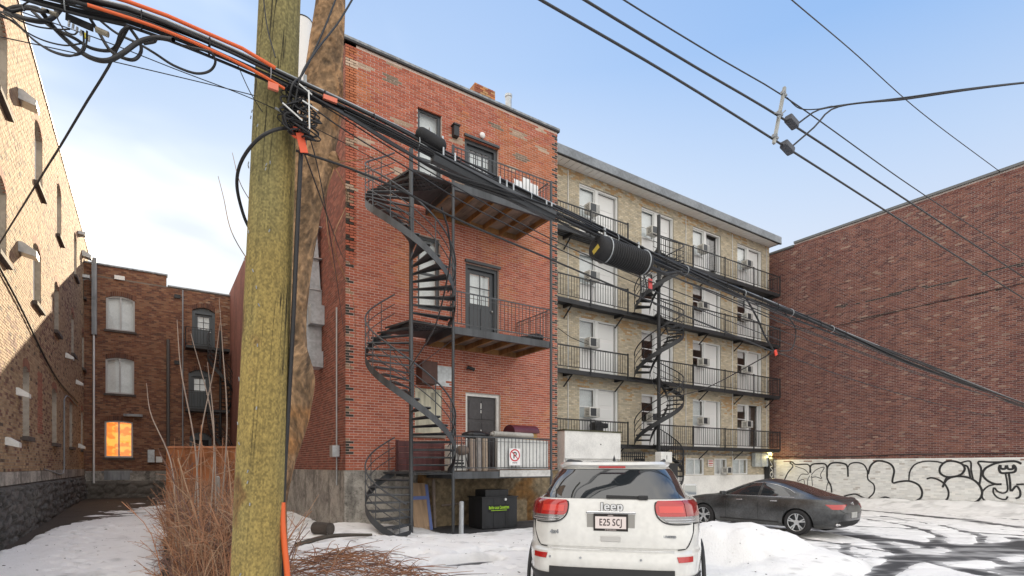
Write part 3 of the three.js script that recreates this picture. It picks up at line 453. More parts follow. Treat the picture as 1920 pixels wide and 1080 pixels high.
{ // graffiti outline: painted strokes on the whitewash, as points n, y along the wall
  const strokes = [[[15.79,0.94],[15.58,1.39],[15.3,1.77],[15.48,1.94],[15.34,1.97],[15.2,1.85],[14.56,1.84],[14.44,1.74],[14.43,1.41]],[[14.4,1.41],[14.4,1.74],[14.3,1.84],[13.69,1.85],[13.61,1.74],[13.59,1.16],[13.41,0.77],[13.37,0.45]],[[13.59,1.22],[13.57,1.67],[13.41,1.88],[12.99,1.91],[12.69,1.8],[12.62,1.24]],[[12.65,1.67],[12.52,1.86],[12.23,1.92],[11.95,1.83],[11.79,1.55],[11.75,1.13],[11.51,0.89],[11.51,0.53],[11.73,0.25]],[[12.81,0.29],[12.58,0.37],[12.29,0.42],[12.0,0.29],[11.73,0.2],[11.35,0.23],[11.03,0.34],[10.77,0.23],[10.51,0.11],[10.26,0.13]],[[11.75,1.37],[11.64,1.77],[11.4,1.98],[11.08,1.96],[10.79,1.8],[10.69,1.56],[10.74,1.0],[10.51,1.05],[10.11,1.09],[9.77,0.94],[9.63,0.66],[9.67,0.38],[9.86,0.22]],[[10.12,1.1],[10.08,1.51],[9.91,1.8],[9.62,1.94],[9.15,1.95],[8.88,1.88]],[[9.46,1.2],[9.29,1.25],[9.02,1.16],[8.79,0.94],[8.69,0.64],[8.74,0.37],[8.9,0.22]],[[8.88,1.87],[8.99,1.68],[8.98,1.46],[8.79,1.31],[8.48,1.32],[8.26,1.42],[8.15,1.63],[8.22,1.82],[8.48,1.95],[8.74,1.95],[8.88,1.87]],[[8.3,1.89],[7.98,1.95],[7.94,1.58],[7.88,1.23]],[[8.2,1.8],[8.07,1.74],[7.96,1.26]],[[8.9,0.86],[8.74,1.19],[8.43,1.32],[8.0,1.27],[7.71,1.03],[7.59,0.69],[7.67,0.42],[7.88,0.24],[8.13,0.16]],[[8.74,1.3],[8.8,1.19],[8.88,0.88]],[[7.02,1.91],[7.34,1.91],[7.72,1.92],[7.63,1.69],[7.64,1.27],[7.68,1.0]],[[6.41,1.84],[6.56,1.93],[6.87,1.93],[7.22,1.84],[7.51,1.63],[7.57,1.4],[7.42,1.17],[7.18,1.04],[6.99,1.04]],[[7.18,1.04],[7.42,0.93],[7.59,0.69],[7.57,0.45],[7.42,0.29]],[[6.34,1.06],[6.56,1.04]],[[7.04,1.8],[7.07,1.64],[7.01,1.49],[6.79,1.49],[6.6,1.54],[6.58,1.69],[6.65,1.79],[6.66,1.65],[6.79,1.64],[6.85,1.78],[6.89,1.65],[7.01,1.66],[7.03,1.79]],[[6.88,1.48],[6.83,1.13],[6.83,0.77],[6.95,0.69],[7.12,0.76],[7.22,0.9],[7.24,0.7],[7.1,0.5],[6.87,0.45],[6.81,0.57]],[[6.78,1.49],[6.74,1.13],[6.71,0.77],[6.56,0.98],[6.45,0.79],[6.47,0.56],[6.58,0.5]],[[15.23,1.77],[14.96,1.67],[14.69,1.57],[14.5,1.34],[14.86,1.33],[15.06,0.96],[14.76,1.07],[14.69,0.77]],[[14.36,1.31],[14.11,1.57],[13.73,1.69],[13.91,1.31],[13.85,1.12],[14.11,1.21],[14.36,1.17]],[[14.55,0.74],[14.53,1.07],[14.44,1.27]],[[14.3,0.75],[14.35,1.27]],[[14.11,0.55],[13.85,0.56],[13.66,0.51],[13.6,0.77],[13.54,0.96]]];
  const gs = strokes.map((s, i) => { const pts = s.map(([n, y]) => P(27.772, y, n)), thin = i > 19; return tube(pts, thin ? .018 : .034 + .006 * (i % 3), s.length * 6, 6).applyMatrix4(new THREE.Matrix4().makeTranslation(-27.772, 0, 0)).scale(.18, 1, 1).translate(27.772, 0, 0); });
  tag(part('graffiti', gs, mat([.02, .02, .022], .6), rightB), 'black outline graffiti lettering and a fork sign on the whitewash'); }

// ================= old brick building at the left =================
const R4 = rng(53);
const leftB = thing('old_brick_building', 'long old brick wall with tall narrow windows, sunlit above a slanting shadow', 'building', [-2.9, 0, 8]);
const FL = frame(-2.9, 0, 8, 'east'), lPal = [[.37, .255, .155], [.32, .21, .125], [.41, .29, .18], [.29, .185, .115], [.39, .27, .165]];
const lMortar = worn([.42, .37, .31], .95, .004, blot);
const lw = []; for (const [a, b] of [[16.0, 17.2], [20.7, 22.0], [25.0, 26.1], [29.9, 30.9], [33.6, 34.5]]) lw.push({ s: a - 8, w: b - a, y: 10.05, h: 1.75, arch: .22, r: 2 });
for (const [a, b] of [[16.0, 17.1], [20.45, 21.75], [24.4, 25.5], [29.0, 29.95], [33.0, 33.9]]) lw.push({ s: a - 8, w: b - a, y: 6.5, h: 1.6, arch: .2, r: 1 });
for (const [a, b] of [[19.0, 19.95], [23.9, 25.0], [28.4, 29.4], [32.5, 33.4]]) lw.push({ s: a - 8, w: b - a, y: 2.55, h: 1.8, arch: .1, r: 0 });
const blocked = { s: 13.2, w: .85, y: 2.7, h: 1.85, solid: true };
const lWall = shade(new THREE.Mesh(metreUV(flat(wallPlate(28, [13.9, 12.95], lw, .4, 1.3))), lMortar)); lWall.name = 'wall'; attach(leftB, lWall, FL);
{ const list = brickList(28, 1.62, [13.9, 12.95], lw.map((o) => ({ ...o, over: .2 })), .215, .0748, .012, lPal, R4, (s, y, R) => { const k = .8 + R() * .4; if (s > blocked.s && s < blocked.s + .85 && y > 2.7 && y < 4.55) return [.34 * k, .14 * k, .09 * k]; const q = fbm(s * .4, y * .4, 4, 19); if (R() < .12 + (q - .5)) return [.2 * k, .105 * k, .075 * k]; if (R() < .04) return [.1 * k, .07 * k, .05 * k]; }); lw.forEach((o) => archBricks(list, o, [[.34, .15, .09], [.28, .12, .08]], R4)); bricks(lWall, list, .012); }
lw.forEach((o) => makeWindow(leftB, FL, o, { frameMat: M.whitepaint, bar: .07, mull: [.5], rail: o.r ? [.5] : [], depth: .2, sill: M.darksill, sillOut: .12 }));
part('concrete_band', [bx(-2.92, -2.84, 1.3, 1.61, 8, 33.95)], M.concrete, leftB);
{ const f = shade(new THREE.Mesh(metreUV(rockFace(25.95, 1.75, .045, .15, .42, 81)), worn([.16, .155, .15], .98, .03, blot))); f.name = 'rubble_base'; attach(leftB, f, frame(-2.9, -.45, 8, 'east')); }
part('coping', [sq(P(-2.93, 13.93, 8), P(-2.93, 12.98, 36), .14, .06)], worn([.13, .05, .045], .6, .002), leftB);
part('wall', [bx(-12, -3.3, -.3, 12.9, 7.7, 8), bx(-12, -3.3, -.3, 12.9, 35.7, 36)], lMortar, leftB); part('roof', bx(-12, -3.3, 12.6, 12.75, 8, 36), M.steelgrey, leftB);
const hood = (n, y, m, s = 1) => { const sh = new THREE.Shape([[0, 0], [.42 * s, -.1 * s], [.42 * s, .08 * s], [.1 * s, .3 * s], [0, .3 * s]].map((p) => new THREE.Vector2(...p))); return part('vent_hood', new THREE.ExtrudeGeometry(sh, { depth: .5 * s, bevelEnabled: false }).translate(-2.895, y, -n - .25), m, leftB); };
for (const [n, y] of [[18.6, 11.15], [18.6, 7.25], [33.2, 11.9]]) hood(n, y, M.galv, .85);
for (const [n, y] of [[18.2, 3.55], [17.0, 2.25], [27.2, 6.0], [30.6, 5.4], [31.5, 2.6]]) hood(n, y, M.white, .6);
for (const [n, y] of [[31.6, 12.35], [33.4, 10.9]]) part('wall_light', [bx(-2.9, -2.62, y, y + .14, n - .2, n + .2), rod(P(-2.9, y - .08, n), P(-2.7, y, n), .03, 6)], M.galv, leftB);
part('conduit', [rod(P(-2.86, 1.75, 26.6), P(-2.86, 4.3, 26.6), .03, 6), tube([[-2.86, 4.3, 26.6], [-2.85, 4.5, 27.2], [-2.86, 4.45, 31]], .02, 20, 5), tube([[-2.86, 1.75, 26.6], [-2.82, 1.5, 26], [-2.85, 1.66, 22]], .02, 20, 5)], M.steelgrey, leftB);
part('wall_cable', tube([[-2.85, 6.3, 15], [-2.85, 5.9, 18], [-2.85, 4.9, 24], [-2.85, 4.6, 31]], .025, 40, 5), M.cable, leftB);

// ================= brown brick building across the back yard =================
const R5 = rng(71);
const backB = thing('brown_brick_building', 'brown brick rear wall with arched white windows across the snowy yard', 'building', [-2.9, 0, 34]);
const FB = frame(-2.9, 0, 34, 'front'), bPal = [[.25, .115, .065], [.21, .09, .055], [.28, .14, .08], [.17, .075, .05], [.30, .16, .095]];
const bo = [{ s: .88, y: 8.67, w: 1.19, h: 1.6, arch: .16 }, { s: .86, y: 5.44, w: 1.18, h: 1.72, arch: .12 }, { s: .82, y: 2.19, w: 1.17, h: 1.82, arch: .06 }, { s: 4.62, y: 8.24, w: 1.09, h: 2.0, arch: .2, door: 1 }, { s: 4.45, y: 4.82, w: 1.08, h: 2.0, arch: .2, door: 1 }, { s: 4.5, y: 1.55, w: 1.05, h: 1.8, arch: .25, door: 1 }, { s: .8, y: .98, w: 1.07, h: .42, base: 1 }];
const bMortar = worn([.24, .19, .15], .95, .004, blot);
const bWall = shade(new THREE.Mesh(metreUV(flat(wallPlate(6.5, 11.3, bo.filter((o) => !o.base), .35, 1.5))), bMortar)); bWall.name = 'wall'; attach(backB, bWall, FB);
const bPar = shade(new THREE.Mesh(metreUV(flat(wallPlate(3.45, 11.86, [], .35, 11.3))), bMortar)); bPar.name = 'parapet'; attach(backB, bPar, FB);
{ const sp = (s, y, R) => { const k = .8 + R() * .4; if (R() < .1) return [.14 * k, .07 * k, .05 * k]; if (s > 5 && R() < .08) return [.34 * k, .24 * k, .17 * k]; };
  const list = brickList(6.5, 1.52, 11.3, bo.map((o) => ({ ...o, over: .2 })), .215, .0748, .012, bPal, R5, sp).concat(brickList(3.45, 11.32, 11.86, [], .215, .0748, .012, bPal, R5, sp)); bo.filter((o) => !o.base).forEach((o) => archBricks(list, o, [[.16, .07, .045], [.12, .055, .04], [.22, .1, .06]], R5, .24)); bricks(bWall, list, .01); }
bo.slice(0, 2).forEach((o) => makeWindow(backB, FB, o, { frameMat: mat([.5, .5, .5], .5), bar: .075, mull: [.5], depth: .1, sill: M.darksill, sillOut: .08 }));
{ const reflectionGlowTex = tex(128, (u, v) => { const q = fbm(u * 5, v * 7, 4, 14), t = sm(.42, .5, q) * (u < .25 && v < .45 ? .3 : 1); return [lerp(.8, 1, t), lerp(.5, .72, t), lerp(.25, .4, t)]; }, .86, true);  // orange reflection of a sunlit wall, painted as glow behind the pane
  const g = makeWindow(backB, FB, bo[2], { frameMat: mat([.5, .5, .5], .5), bar: .075, mull: [.5], depth: .1, sill: M.darksill, sillOut: .08, blind: mat([.6, .3, .1], .9, { emissive: new THREE.Color(1, .72, .4), emissiveIntensity: .5, emissiveMap: reflectionGlowTex }) }); g.name = 'reflection_glow_window'; tag(g, 'lower window with an orange sunlit reflection painted as glow'); g.children.find((o) => o.name === 'blind').name = 'painted_reflection';
  const l = new THREE.RectAreaLight(new THREE.Color(1, .55, .2), .5, 1.0, 1.6); l.position.set(.58, .9, -.04); l.rotation.y = Math.PI; g.add(l); }  // added light with no lamp here, backs up the painted reflection
const slate = mat([.075, .09, .1], .5);
bo.filter((o) => o.door).forEach((o, i) => { const g = makeDoor(backB, FB, { ...o, h: o.h - .02 }, { frame: slate, leaf: i < 2 ? slate : M.dark, glass: i < 2, cols: 2, depth: .12, bar: .14 }); for (let k = 0; k < 8; k++) lpart('transom_board', lb(o.w * k / 8 + .005, o.w * (k + 1) / 8 - .005, o.h - .02, o.h + o.arch * (1 - ((k + .5) / 4 - 1) ** 2), -.16, -.1), slate, g); });
part('foundation', [bx(-2.88, 3.6, 1.0, 1.5, 33.96, 34.3)], M.concrete, backB);
part('cellar_window', [bx(-2.1, -1.03, 1.05, 1.42, 33.93, 33.955), bx(-2.2, -.93, 1.42, 1.52, 33.9, 33.95)], M.steelgrey, backB);
{ const f = shade(new THREE.Mesh(metreUV(rockFace(6.45, 1.4, .06, .12, .6, 82)), worn([.17, .155, .135], .98, .03, blot))); f.name = 'stone_base'; attach(backB, f, frame(-2.87, -.4, 33.93, 'front')); }
part('coping', [bx(-2.88, .6, 11.86, 11.93, 33.93, 34.4), bx(.6, 3.6, 11.3, 11.37, 33.93, 34.4)], M.steelgrey, backB);
part('body', [bx(-12, 12, -.3, 11.2, 35, 40)], bMortar, backB); part('roof', bx(-2.9, 3.6, 11.05, 11.2, 34.35, 35), M.steelgrey, backB); part('wall', [bx(3.3, 3.6, -.3, 11.2, 34.36, 35), bx(-2.9, -2.6, -.3, 11.2, 34.36, 35)], bMortar, backB);
part('downspout', [bx(-2.58, -2.38, 8.3, 12.1, 33.75, 33.95)], M.steelgrey, backB); part('drain_pipe', rod(P(-2.5, .9, 33.85), P(-2.5, 8.3, 33.85), .045, 8), M.vinyl, backB);
part('drain_pipe', rod(P(.62, 2.3, 33.85), P(.62, 8.45, 33.85), .08, 10), mat([.1, .09, .085], .6), backB); part('drain_pipe', rod(P(1.28, 1.5, 33.85), P(1.28, 11.2, 33.85), .035, 8), M.steelgrey, backB);
part('vent_grille', [bx(-1.68, -1.25, 11.25, 11.45, 33.9, 33.99)], M.white, backB); part('vent_grille', [bx(.9, 1.18, 10.75, 10.95, 33.93, 33.99)], M.black, backB); part('vent_grille', [bx(.9, 1.2, 7.2, 7.4, 33.93, 33.99)], M.black, backB);
part('meter_box', bx(-.28, .02, 1.95, 2.6, 33.75, 33.99), M.galv, backB); part('meter_box', bx(.08, .36, 1.95, 2.25, 33.78, 33.99), M.white, backB);
part('awning', [bx(-1.3, -.5, 4.3, 4.42, 33.7, 33.99)], M.steelgrey, backB);
{ const t = thing('rear_iron_staircase', 'dark iron spiral staircase and landings on the brown brick rear wall', 'staircase', [2.9, 1.2, 33.1]); const c = [3.0, 33.1];
  part('column', rod(P(c[0], .2, c[1]), P(c[0], 9.1, c[1]), .06, 8), M.black, t);
  flight(t, c, 4.8, 8.14, 60 * D2R, -220 * D2R, .62, 15, M.black, { sh: .24, every: 1 }); flight(t, c, .6, 4.8, 60 * D2R, -220 * D2R, .62, 18, M.black, { sh: .24, every: 1 });
  for (const y of [8.14, 4.8]) { part('landing', bx(1.39, 3.45, y - .14, y, 33.05, 33.9), M.black, t); balustrade(t, [1.39, 33.05], [2.6, 33.05], y, .95, .14, M.black); balustrade(t, [1.39, 33.05], [1.39, 33.9], y, .95, .14, M.black); } }
{ // neighbours that close the view past the corners: rear of the yard
  const t = thing('wooden_fence', 'reddish brown board fence behind the thorny shrub', 'fence', [1.6, .1, 17.3]); const A = [.33, 17.75], B = [2.45, 16.55];
  const nb = 17; for (let k = 0; k < nb; k++) { const x = lerp(A[0], B[0], (k + .5) / nb), n = lerp(A[1], B[1], (k + .5) / nb); part('board', new THREE.BoxGeometry(.142, 2.2 + (k % 4) * .006, .022).rotateY(Math.atan2(B[1] - A[1], B[0] - A[0])).translate(x, 1.14, -n), M.fence, t); }
  for (const y of [.5, 1.9]) part('rail', sq(P(A[0], y, A[1] + .06), P(B[0], y, B[1] + .06), .06, .09), M.fence, t);
  part('cap', sq(P(A[0], 2.27, A[1] + .01), P(B[0], 2.27, B[1] + .01), .03, .1), M.fence, t); for (const k of [0, .5, 1]) part('post', sq(P(lerp(A[0], B[0], k), -.2, lerp(A[1], B[1], k) + .1), P(lerp(A[0], B[0], k), 2.3, lerp(A[1], B[1], k) + .1), .1), M.fence, t); }

// ================= ground and snow =================
function segDist(x, n, pts) { let b = 1e9; for (let i = 0; i + 1 < pts.length; i++) { const [ax, an] = pts[i], [cx, cn] = pts[i + 1], dx = cx - ax, dn = cn - an, t = clamp(((x - ax) * dx + (n - an) * dn) / (dx * dx + dn * dn)); b = Math.min(b, Math.hypot(x - ax - dx * t, n - an - dn * t)); } return b; }
const groundY = (x, n) => -.1 + .24 * sm(14, 32, n) * (1 - sm(3.4, 4.4, x)) + .03 * (fbm(x * .4, n * .4, 3, 3) - .5) + .012 * (fbm(x * 3, n * 3, 2, 7) - .5);
const tracks = [   // wheel-swept strips of bare asphalt: points x, n then half width
  [[[26.2, 13], [25.09, 11.6], [24.14, 9.2], [23.4, 7], [21.6, 4.9], [20.9, 2.5]], .38], [[[17.6, 9.6], [16.43, 8.2], [15.38, 6.36], [15.2, 5.1], [15.7, 4.4], [17.5, 3.8]], .42], [[[16.2, 7.6], [14.6, 5.9], [12.9, 4.6], [11.04, 4.3], [9.35, 4.0], [7.9, 3.6]], .24], [[[12.57, 4.6], [13.6, 4.1], [15.16, 3.98], [17, 3.6]], .45], [[[12.4, 4.2], [11.9, 3.3], [11.6, 2.4]], .2], [[[14.3, 9.9], [14.3, 8.4], [13.6, 6.6], [13.14, 5.0]], .11], [[[17.6, 8.6], [18.6, 6.6], [19.2, 4.6], [19.6, 2.8]], .2], [[[20.4, 8.4], [20.6, 6], [20.3, 3.5]], .1], [[[15.2, 12.2], [15.9, 10.4], [17.2, 8.8]], .5], [[[21.5, 10], [19.6, 7.2], [17.2, 5.6], [14.5, 4.9]], .12], [[[22.5, 9], [20.4, 6.6], [18.2, 5], [15, 4.2]], .1], [[[13.8, 6.2], [12.2, 5.6], [11.2, 5.0]], .09], [[[12.9, 7.6], [12.2, 6.6], [11.6, 6.2]], .1], [[[25.6, 9.8], [24.9, 7.4], [24.6, 4]], .12], [[[16.6, 5.6], [14.8, 4.5], [13.4, 3.4]], .16], [[[18.4, 4.4], [16.2, 3.4], [14.4, 2.8]], .2]];
const prints = [];        // trodden footprints: x, n, heading
{ const R = rng(29), walk = (pts) => { const c = new THREE.CatmullRomCurve3(pts.map(([x, n]) => new THREE.Vector3(x, 0, n))), L = c.getLength(), k = Math.round(L / .36); for (let i = 0; i < k; i++) { const p = c.getPointAt(i / k), t = c.getTangentAt(i / k), s = (i % 2 ? 1 : -1) * .1; prints.push([p.x + t.z * s + (R() - .5) * .08, p.z - t.x * s + (R() - .5) * .08, t.x, t.z]); } };
  walk([[3.2, 6.5], [4.2, 9], [5.0, 11.4], [5.2, 12.6]]); walk([[-.9, 9], [-1.4, 13], [-1.2, 17], [-.6, 22]]); walk([[-.4, 9], [-.9, 12], [-1.7, 16], [-1.5, 20]]); walk([[6.6, 8.2], [6.4, 10.4], [7.4, 12.6]]); walk([[5.0, 7.6], [5.8, 10], [5.4, 12.4]]); walk([[10.4, 9.6], [12, 11.5], [13, 13.5]]); walk([[9, 10], [11, 10.4], [13.4, 9.4]]); }
function snowDepth(x, n) {
  const f1 = fbm(x * .55 + 3, n * .55, 4, 101), f2 = fbm(x * 2.6, n * 2.6, 4, 103), f3 = vn(x * 7, n * 7, 105);
  let d = .075 + (f1 - .5) * .12 + (f2 - .5) * .075 + (f3 - .5) * .018;
  const lot = sm(10.2, 12.2, x) * (1 - sm(10, 13, n)), str = fbm((x * .83 - n * .55) * .7, (x * .55 + n * .83) * 5, 4, 107);       // the driven part: thin packed snow with scraped streaks
  d = lerp(d, .022 + (f1 - .5) * .05 + (str - .5) * .075 + (f2 - .5) * .03 + (f3 - .5) * .02, lot);
  for (const [p, w] of tracks) { const q = segDist(x + (f2 - .5) * .3, n + (f1 - .5) * .3, p); if (q < w * 2.2) d -= lerp(.15, .06, lot) * (1 - sm(w * .4, w * 1.3, q)) * (.6 + .8 * str); }
  d -= .06 * sm(10.4, 13, x) * (1 - sm(3.1, 4.3, n + (f1 - .5) * 2)) * (.3 + 1.4 * str);                       // swept lane in the foreground
  const wall = 27.75 - x; if (wall < 2.2) d = Math.max(d, .40 * (1 - sm(.4, 2.1, wall)) * (.55 + .8 * f1) + (f2 - .5) * .1);    // bank along the whitewashed wall
  const px = x - 9.35, pn = n - 6.55, e = Math.hypot((px * .75 + pn * .66) / 1.2, (px * -.66 + pn * .75) / 1.55);
  d += .62 * Math.pow(Math.max(0, 1 - e * e), 1.2) * (.85 + .3 * f1) + (e < 1 ? (f2 - .5) * .12 : 0);       // ploughed heap beside the white car
  const h2_ = Math.hypot((x - 9.9) / 1.5, (n - 5.3) / 1.1); d += .25 * Math.max(0, 1 - h2_ * h2_);
  d += .26 * Math.max(0, 1 - Math.hypot((x - 4.3) / 2.2, (n - 14.2) / 1.6) ** 2) * (.6 + .8 * f1);            // drift at the red building's corner
  d += .14 * Math.max(0, 1 - Math.hypot((x - 4.4) / 2.6, (n - 11) / 2.6) ** 2) * (.6 + .8 * f2);
  if (x > 6.4 && x < 11.9) d -= .16 * sm(12.5, 13.3, n + (f1 - .5) * 1.2) * sm(6.2, 7, x);                      // bare ground under the balconies
  d -= .42 * Math.max(0, 1 - Math.hypot((x - 4.8) / .9, (n - 8.8) / .34) ** 2) * (.2 + 1.6 * f2);
  d -= .34 * Math.max(0, 1 - Math.hypot((x - 5.7) / .9, (n - 9.4) / .22) ** 2) * (.2 + 1.6 * f2); d -= .3 * Math.max(0, 1 - Math.hypot((x - 4.0) / .5, (n - 9.7) / .16) ** 2) * (.2 + 1.6 * f2);
  if (x < 3.4) {                                                                                               // the back yard
    d += .05 * (1 - sm(18, 24, n)); d -= .125 * sm(19.5, 27, n + (f1 - .5) * 9 - (x + 1) * 2.6) * (.15 + 1.7 * fbm(x * .9, n * 2.6, 4, 109)); d -= .3 * (1 - sm(.05, .45, x + 2.82 - (n - 16) * .05 + (f2 - .5) * .4));
    d -= .22 * sm(-.05, .3, x + (f2 - .5) * .3) * (1 - sm(1.5, 2.2, x)) * (1 - sm(16, 18, n)); }
  d += (vn(x * 15, n * 15, 121) - .5) * .014;
  for (const [a, b, tx, tn] of prints) { const ex = x - a, en = n - b; if (ex * ex + en * en > .12) continue; const l = ex * tx + en * tn, w = ex * tn - en * tx, q = (l / .17) ** 2 + (w / .085) ** 2; d -= .05 * Math.max(0, 1 - q); d += .012 * Math.max(0, 1 - Math.abs(q - 1.6) * 1.4); }
  return d;
}
function sheet(xs, ns, yf, cf) {
  const pos = [], col = [], idx = [], uv = [];
  for (const n of ns) for (const x of xs) { pos.push(x, yf(x, n), -n); col.push(...cf(x, n)); uv.push(x, n); }
  const w = xs.length; for (let j = 0; j + 1 < ns.length; j++) for (let i = 0; i + 1 < w; i++) { const a = j * w + i; idx.push(a, a + 1, a + w, a + 1, a + w + 1, a + w); }
  const g = new THREE.BufferGeometry(); g.setAttribute('position', new THREE.Float32BufferAttribute(pos, 3)); g.setAttribute('color', new THREE.Float32BufferAttribute(col, 3)); g.setAttribute('uv', new THREE.Float32BufferAttribute(uv, 2)); g.setIndex(idx); g.computeVertexNormals(); return g;
}
const range = (a, b, s) => { const o = []; for (let v = a; v <= b + 1e-6; v += s) o.push(v); return o; };
{
  const far = new THREE.PlaneGeometry(900, 900).rotateX(-Math.PI / 2).translate(0, -.42, 0);
  struct('ground', far, worn([.32, .32, .32], .95, .01));
  struct('yard_and_lot', sheet(range(-3.2, 28, .1), range(-4, 36, .12), groundY, (x, n) => { const q_ = snowDepth(x, n), sl = sm(9, 12, x) * sm(.48, .66, fbm((x * .83 - n * .55) * 1.1, (x * .55 + n * .83) * 4, 5, 117)) * .26 + sm(2.5, 3.5, x) * sm(-.03, .0, q_) * (.2 + .35 * fbm(x * 6, n * 6, 3, 119)), s = (1 - sm(3.2, 4.2, x)) * sm(5, 7, n), k = .7 + .6 * fbm(x * 4, n * 4, 4, 9), w = sm(.5, .62, fbm(x * 1.2, n * 1.2, 5, 12)); return [lerp(.05 + .03 * w, .055, s) * k + sl, lerp(.051 + .03 * w, .042, s) * k + sl, lerp(.054 + .03 * w, .032, s) * k + sl]; }), mat([1, 1, 1], .72, { vertexColors: true, bumpMap: grain, bumpScale: .012 }));
  const dirt = (x, n) => { const a = sm(.6, .78, fbm(x * 1.7 + 5, n * 1.7, 5, 131)), b = sm(.72, .86, fbm(x * 9, n * 9, 3, 133)), heap = sm(25.8, 26.8, x) * .5 * sm(.42, .6, fbm(x * 2, n * 2, 4, 135)), k = 1 - .26 * a - .32 * b - .4 * heap; return [.87 * k, .865 * k, .86 * k]; };
  struct('snow', sheet(range(-3.0, 27.75, .07), range(0, 33.9, .07), (x, n) => { const d = snowDepth(x, n); return groundY(x, n) + (d > 0 ? d : d * 1.5) ; }, dirt), mat([1, 1, 1], .8, { vertexColors: true, bumpMap: grain, bumpScale: .02 }));
}
const snowY = (x, n) => groundY(x, n) + Math.max(0, snowDepth(x, n));

// ================= things around the red building =================
{ const t = thing('storage_bin', 'black wooden bin with yellow green lettering under the balconies', 'bin', [8.54, -.1, 13.9]);
  const mb = worn([.018, .02, .024], .6, .003, streak);
  part('box', bx(7.93, 9.15, -.08, .82, 13.5, 14.3), mb, t); part('lid', bx(7.9, 9.18, .822, .85, 13.47, 14.33), mb, t); part('upper_box', bx(8.1, 8.9, .852, 1.05, 13.6, 14.2), mb, t); part('lock', rod(P(8.72, .76, 13.5), P(8.72, .76, 13.46), .04, 12), M.alu, t);
  for (const x of [8.33, 8.74]) part('board_batten', bx(x - .01, x + .01, -.06, .8, 13.49, 13.499), mb, t);
  const cv = document.createElement('canvas'); cv.width = 512; cv.height = 160; const q = cv.getContext('2d'); q.fillStyle = '#0b0d10'; q.fillRect(0, 0, 512, 160); q.fillStyle = '#a8d820'; q.font = 'bold 84px sans-serif'; q.textAlign = 'center'; q.save(); q.translate(256, 90); q.scale(.66, 1.05); q.fillText('Boîte aux Canettes', 0, 0); q.restore(); q.fillRect(60, 116, 390, 10);
  const ct = new THREE.CanvasTexture(cv); ct.colorSpace = THREE.SRGBColorSpace; const pl = shade(new THREE.Mesh(new THREE.PlaneGeometry(.72, .22), mat([1, 1, 1], .6, { map: ct }))); pl.name = 'lettering'; pl.position.copy(P(8.5, .5, 13.484)).sub(t.position); t.add(pl); }
{ const t = thing('bollard', 'pale grey steel pipe bollard standing in front of the black bin', 'bollard', [6.76, -.1, 12.6]); part('pipe', rod(P(6.76, -.2, 12.6), P(6.77, .8, 12.6), .065, 14), M.galv, t); part('cap', new THREE.SphereGeometry(.065, 12, 6, 0, 6.3, 0, 1.57).scale(1, .4, 1).translate(6.77, .8, -12.6), M.galv, t); }
{ const t = thing('leaning_board', 'tan plywood sheet with a blue painted edge leaning under the stair', 'board', [6.6, -.1, 14.3]); part('sheet', sq(P(6.45, -.15, 14.35), P(6.5, 1.25, 14.85), .5, .02), worn([.45, .31, .2], .85, .002, streak), t); part('painted_edge', [sq(P(6.72, -.15, 14.335), P(6.77, 1.2, 14.83), .09, .024), sq(P(6.2, .82, 14.665), P(6.75, .82, 14.665), .1, .03)], mat([.12, .17, .4], .7), t); }
single('drain_pipe', [rod(P(7.02, -.15, 14.75), P(7.02, 1.35, 14.85), .05, 10), rod(P(7.3, .55, 14.85), P(8.0, .6, 14.85), .03, 8)], worn([.25, .2, .17], .7, .002), 'rusty drain pipe standing against the tan footing', 'pipe');
{ const t = thing('dirty_crate_wall', 'maroon wooden crate standing on the lowest balcony beside the stair', 'crate', [6.2, 1.62, 14.4]); for (let k = 0; k < 5; k++) part('slat', bx(5.75, 7.2, 1.63 + k * .17, 1.63 + k * .17 + .16, 14.5, 14.53), worn([.14, .05, .05], .7, .003, streak), t); part('corner_post', [bx(5.72, 5.8, 1.61, 2.5, 14.53, 14.6), bx(7.15, 7.22, 1.61, 2.5, 14.53, 14.6)], worn([.14, .05, .05], .7, .003, streak), t); }
{ const t = thing('corrugated_board', 'white corrugated board hung inside the lowest balcony railing', 'panel', [9.25, 1.6, 13.33]); for (let k = 0; k < 14; k++) part('rib', [bx(8.33 + k * .132, 8.33 + k * .132 + .124, 1.66, 2.58 - k * .004, 13.29, 13.3 + .008 * (k % 2))], worn([.83, .84, .83], .6, .001, faint), t); part('kick_board', bx(8.33, 10.16, 1.44, 1.63, 13.16, 13.19), worn([.62, .62, .6], .6, .002), t); }
{ const t = thing('parking_sign', 'white no parking sign with a red ring hung on the railing', 'sign', [8.8, 1.8, 13.16]);
  const cv = document.createElement('canvas'); cv.width = 256; cv.height = 320; const q = cv.getContext('2d'); q.fillStyle = '#e6e6e6'; q.fillRect(0, 0, 256, 320); q.strokeStyle = '#c01a2c'; q.lineWidth = 24; q.beginPath(); q.arc(128, 128, 104, 0, 7); q.stroke(); q.fillStyle = '#151515'; q.font = 'bold 168px sans-serif'; q.textAlign = 'center'; q.fillText('P', 130, 188); q.lineWidth = 20; q.beginPath(); q.moveTo(62, 62); q.lineTo(196, 196); q.stroke(); q.fillStyle = '#222'; q.font = 'bold 40px sans-serif'; q.fillText('PRIVÉ', 128, 284);
  const ct = new THREE.CanvasTexture(cv); ct.colorSpace = THREE.SRGBColorSpace; const pl = shade(new THREE.Mesh(new THREE.PlaneGeometry(.4, .5), mat([1, 1, 1], .5, { map: ct }))); pl.name = 'face'; pl.position.copy(P(8.84, 2.02, 13.152)).sub(t.position); t.add(pl); part('backing', bx(8.64, 9.04, 1.77, 2.27, 13.156, 13.164), M.alu, t); }
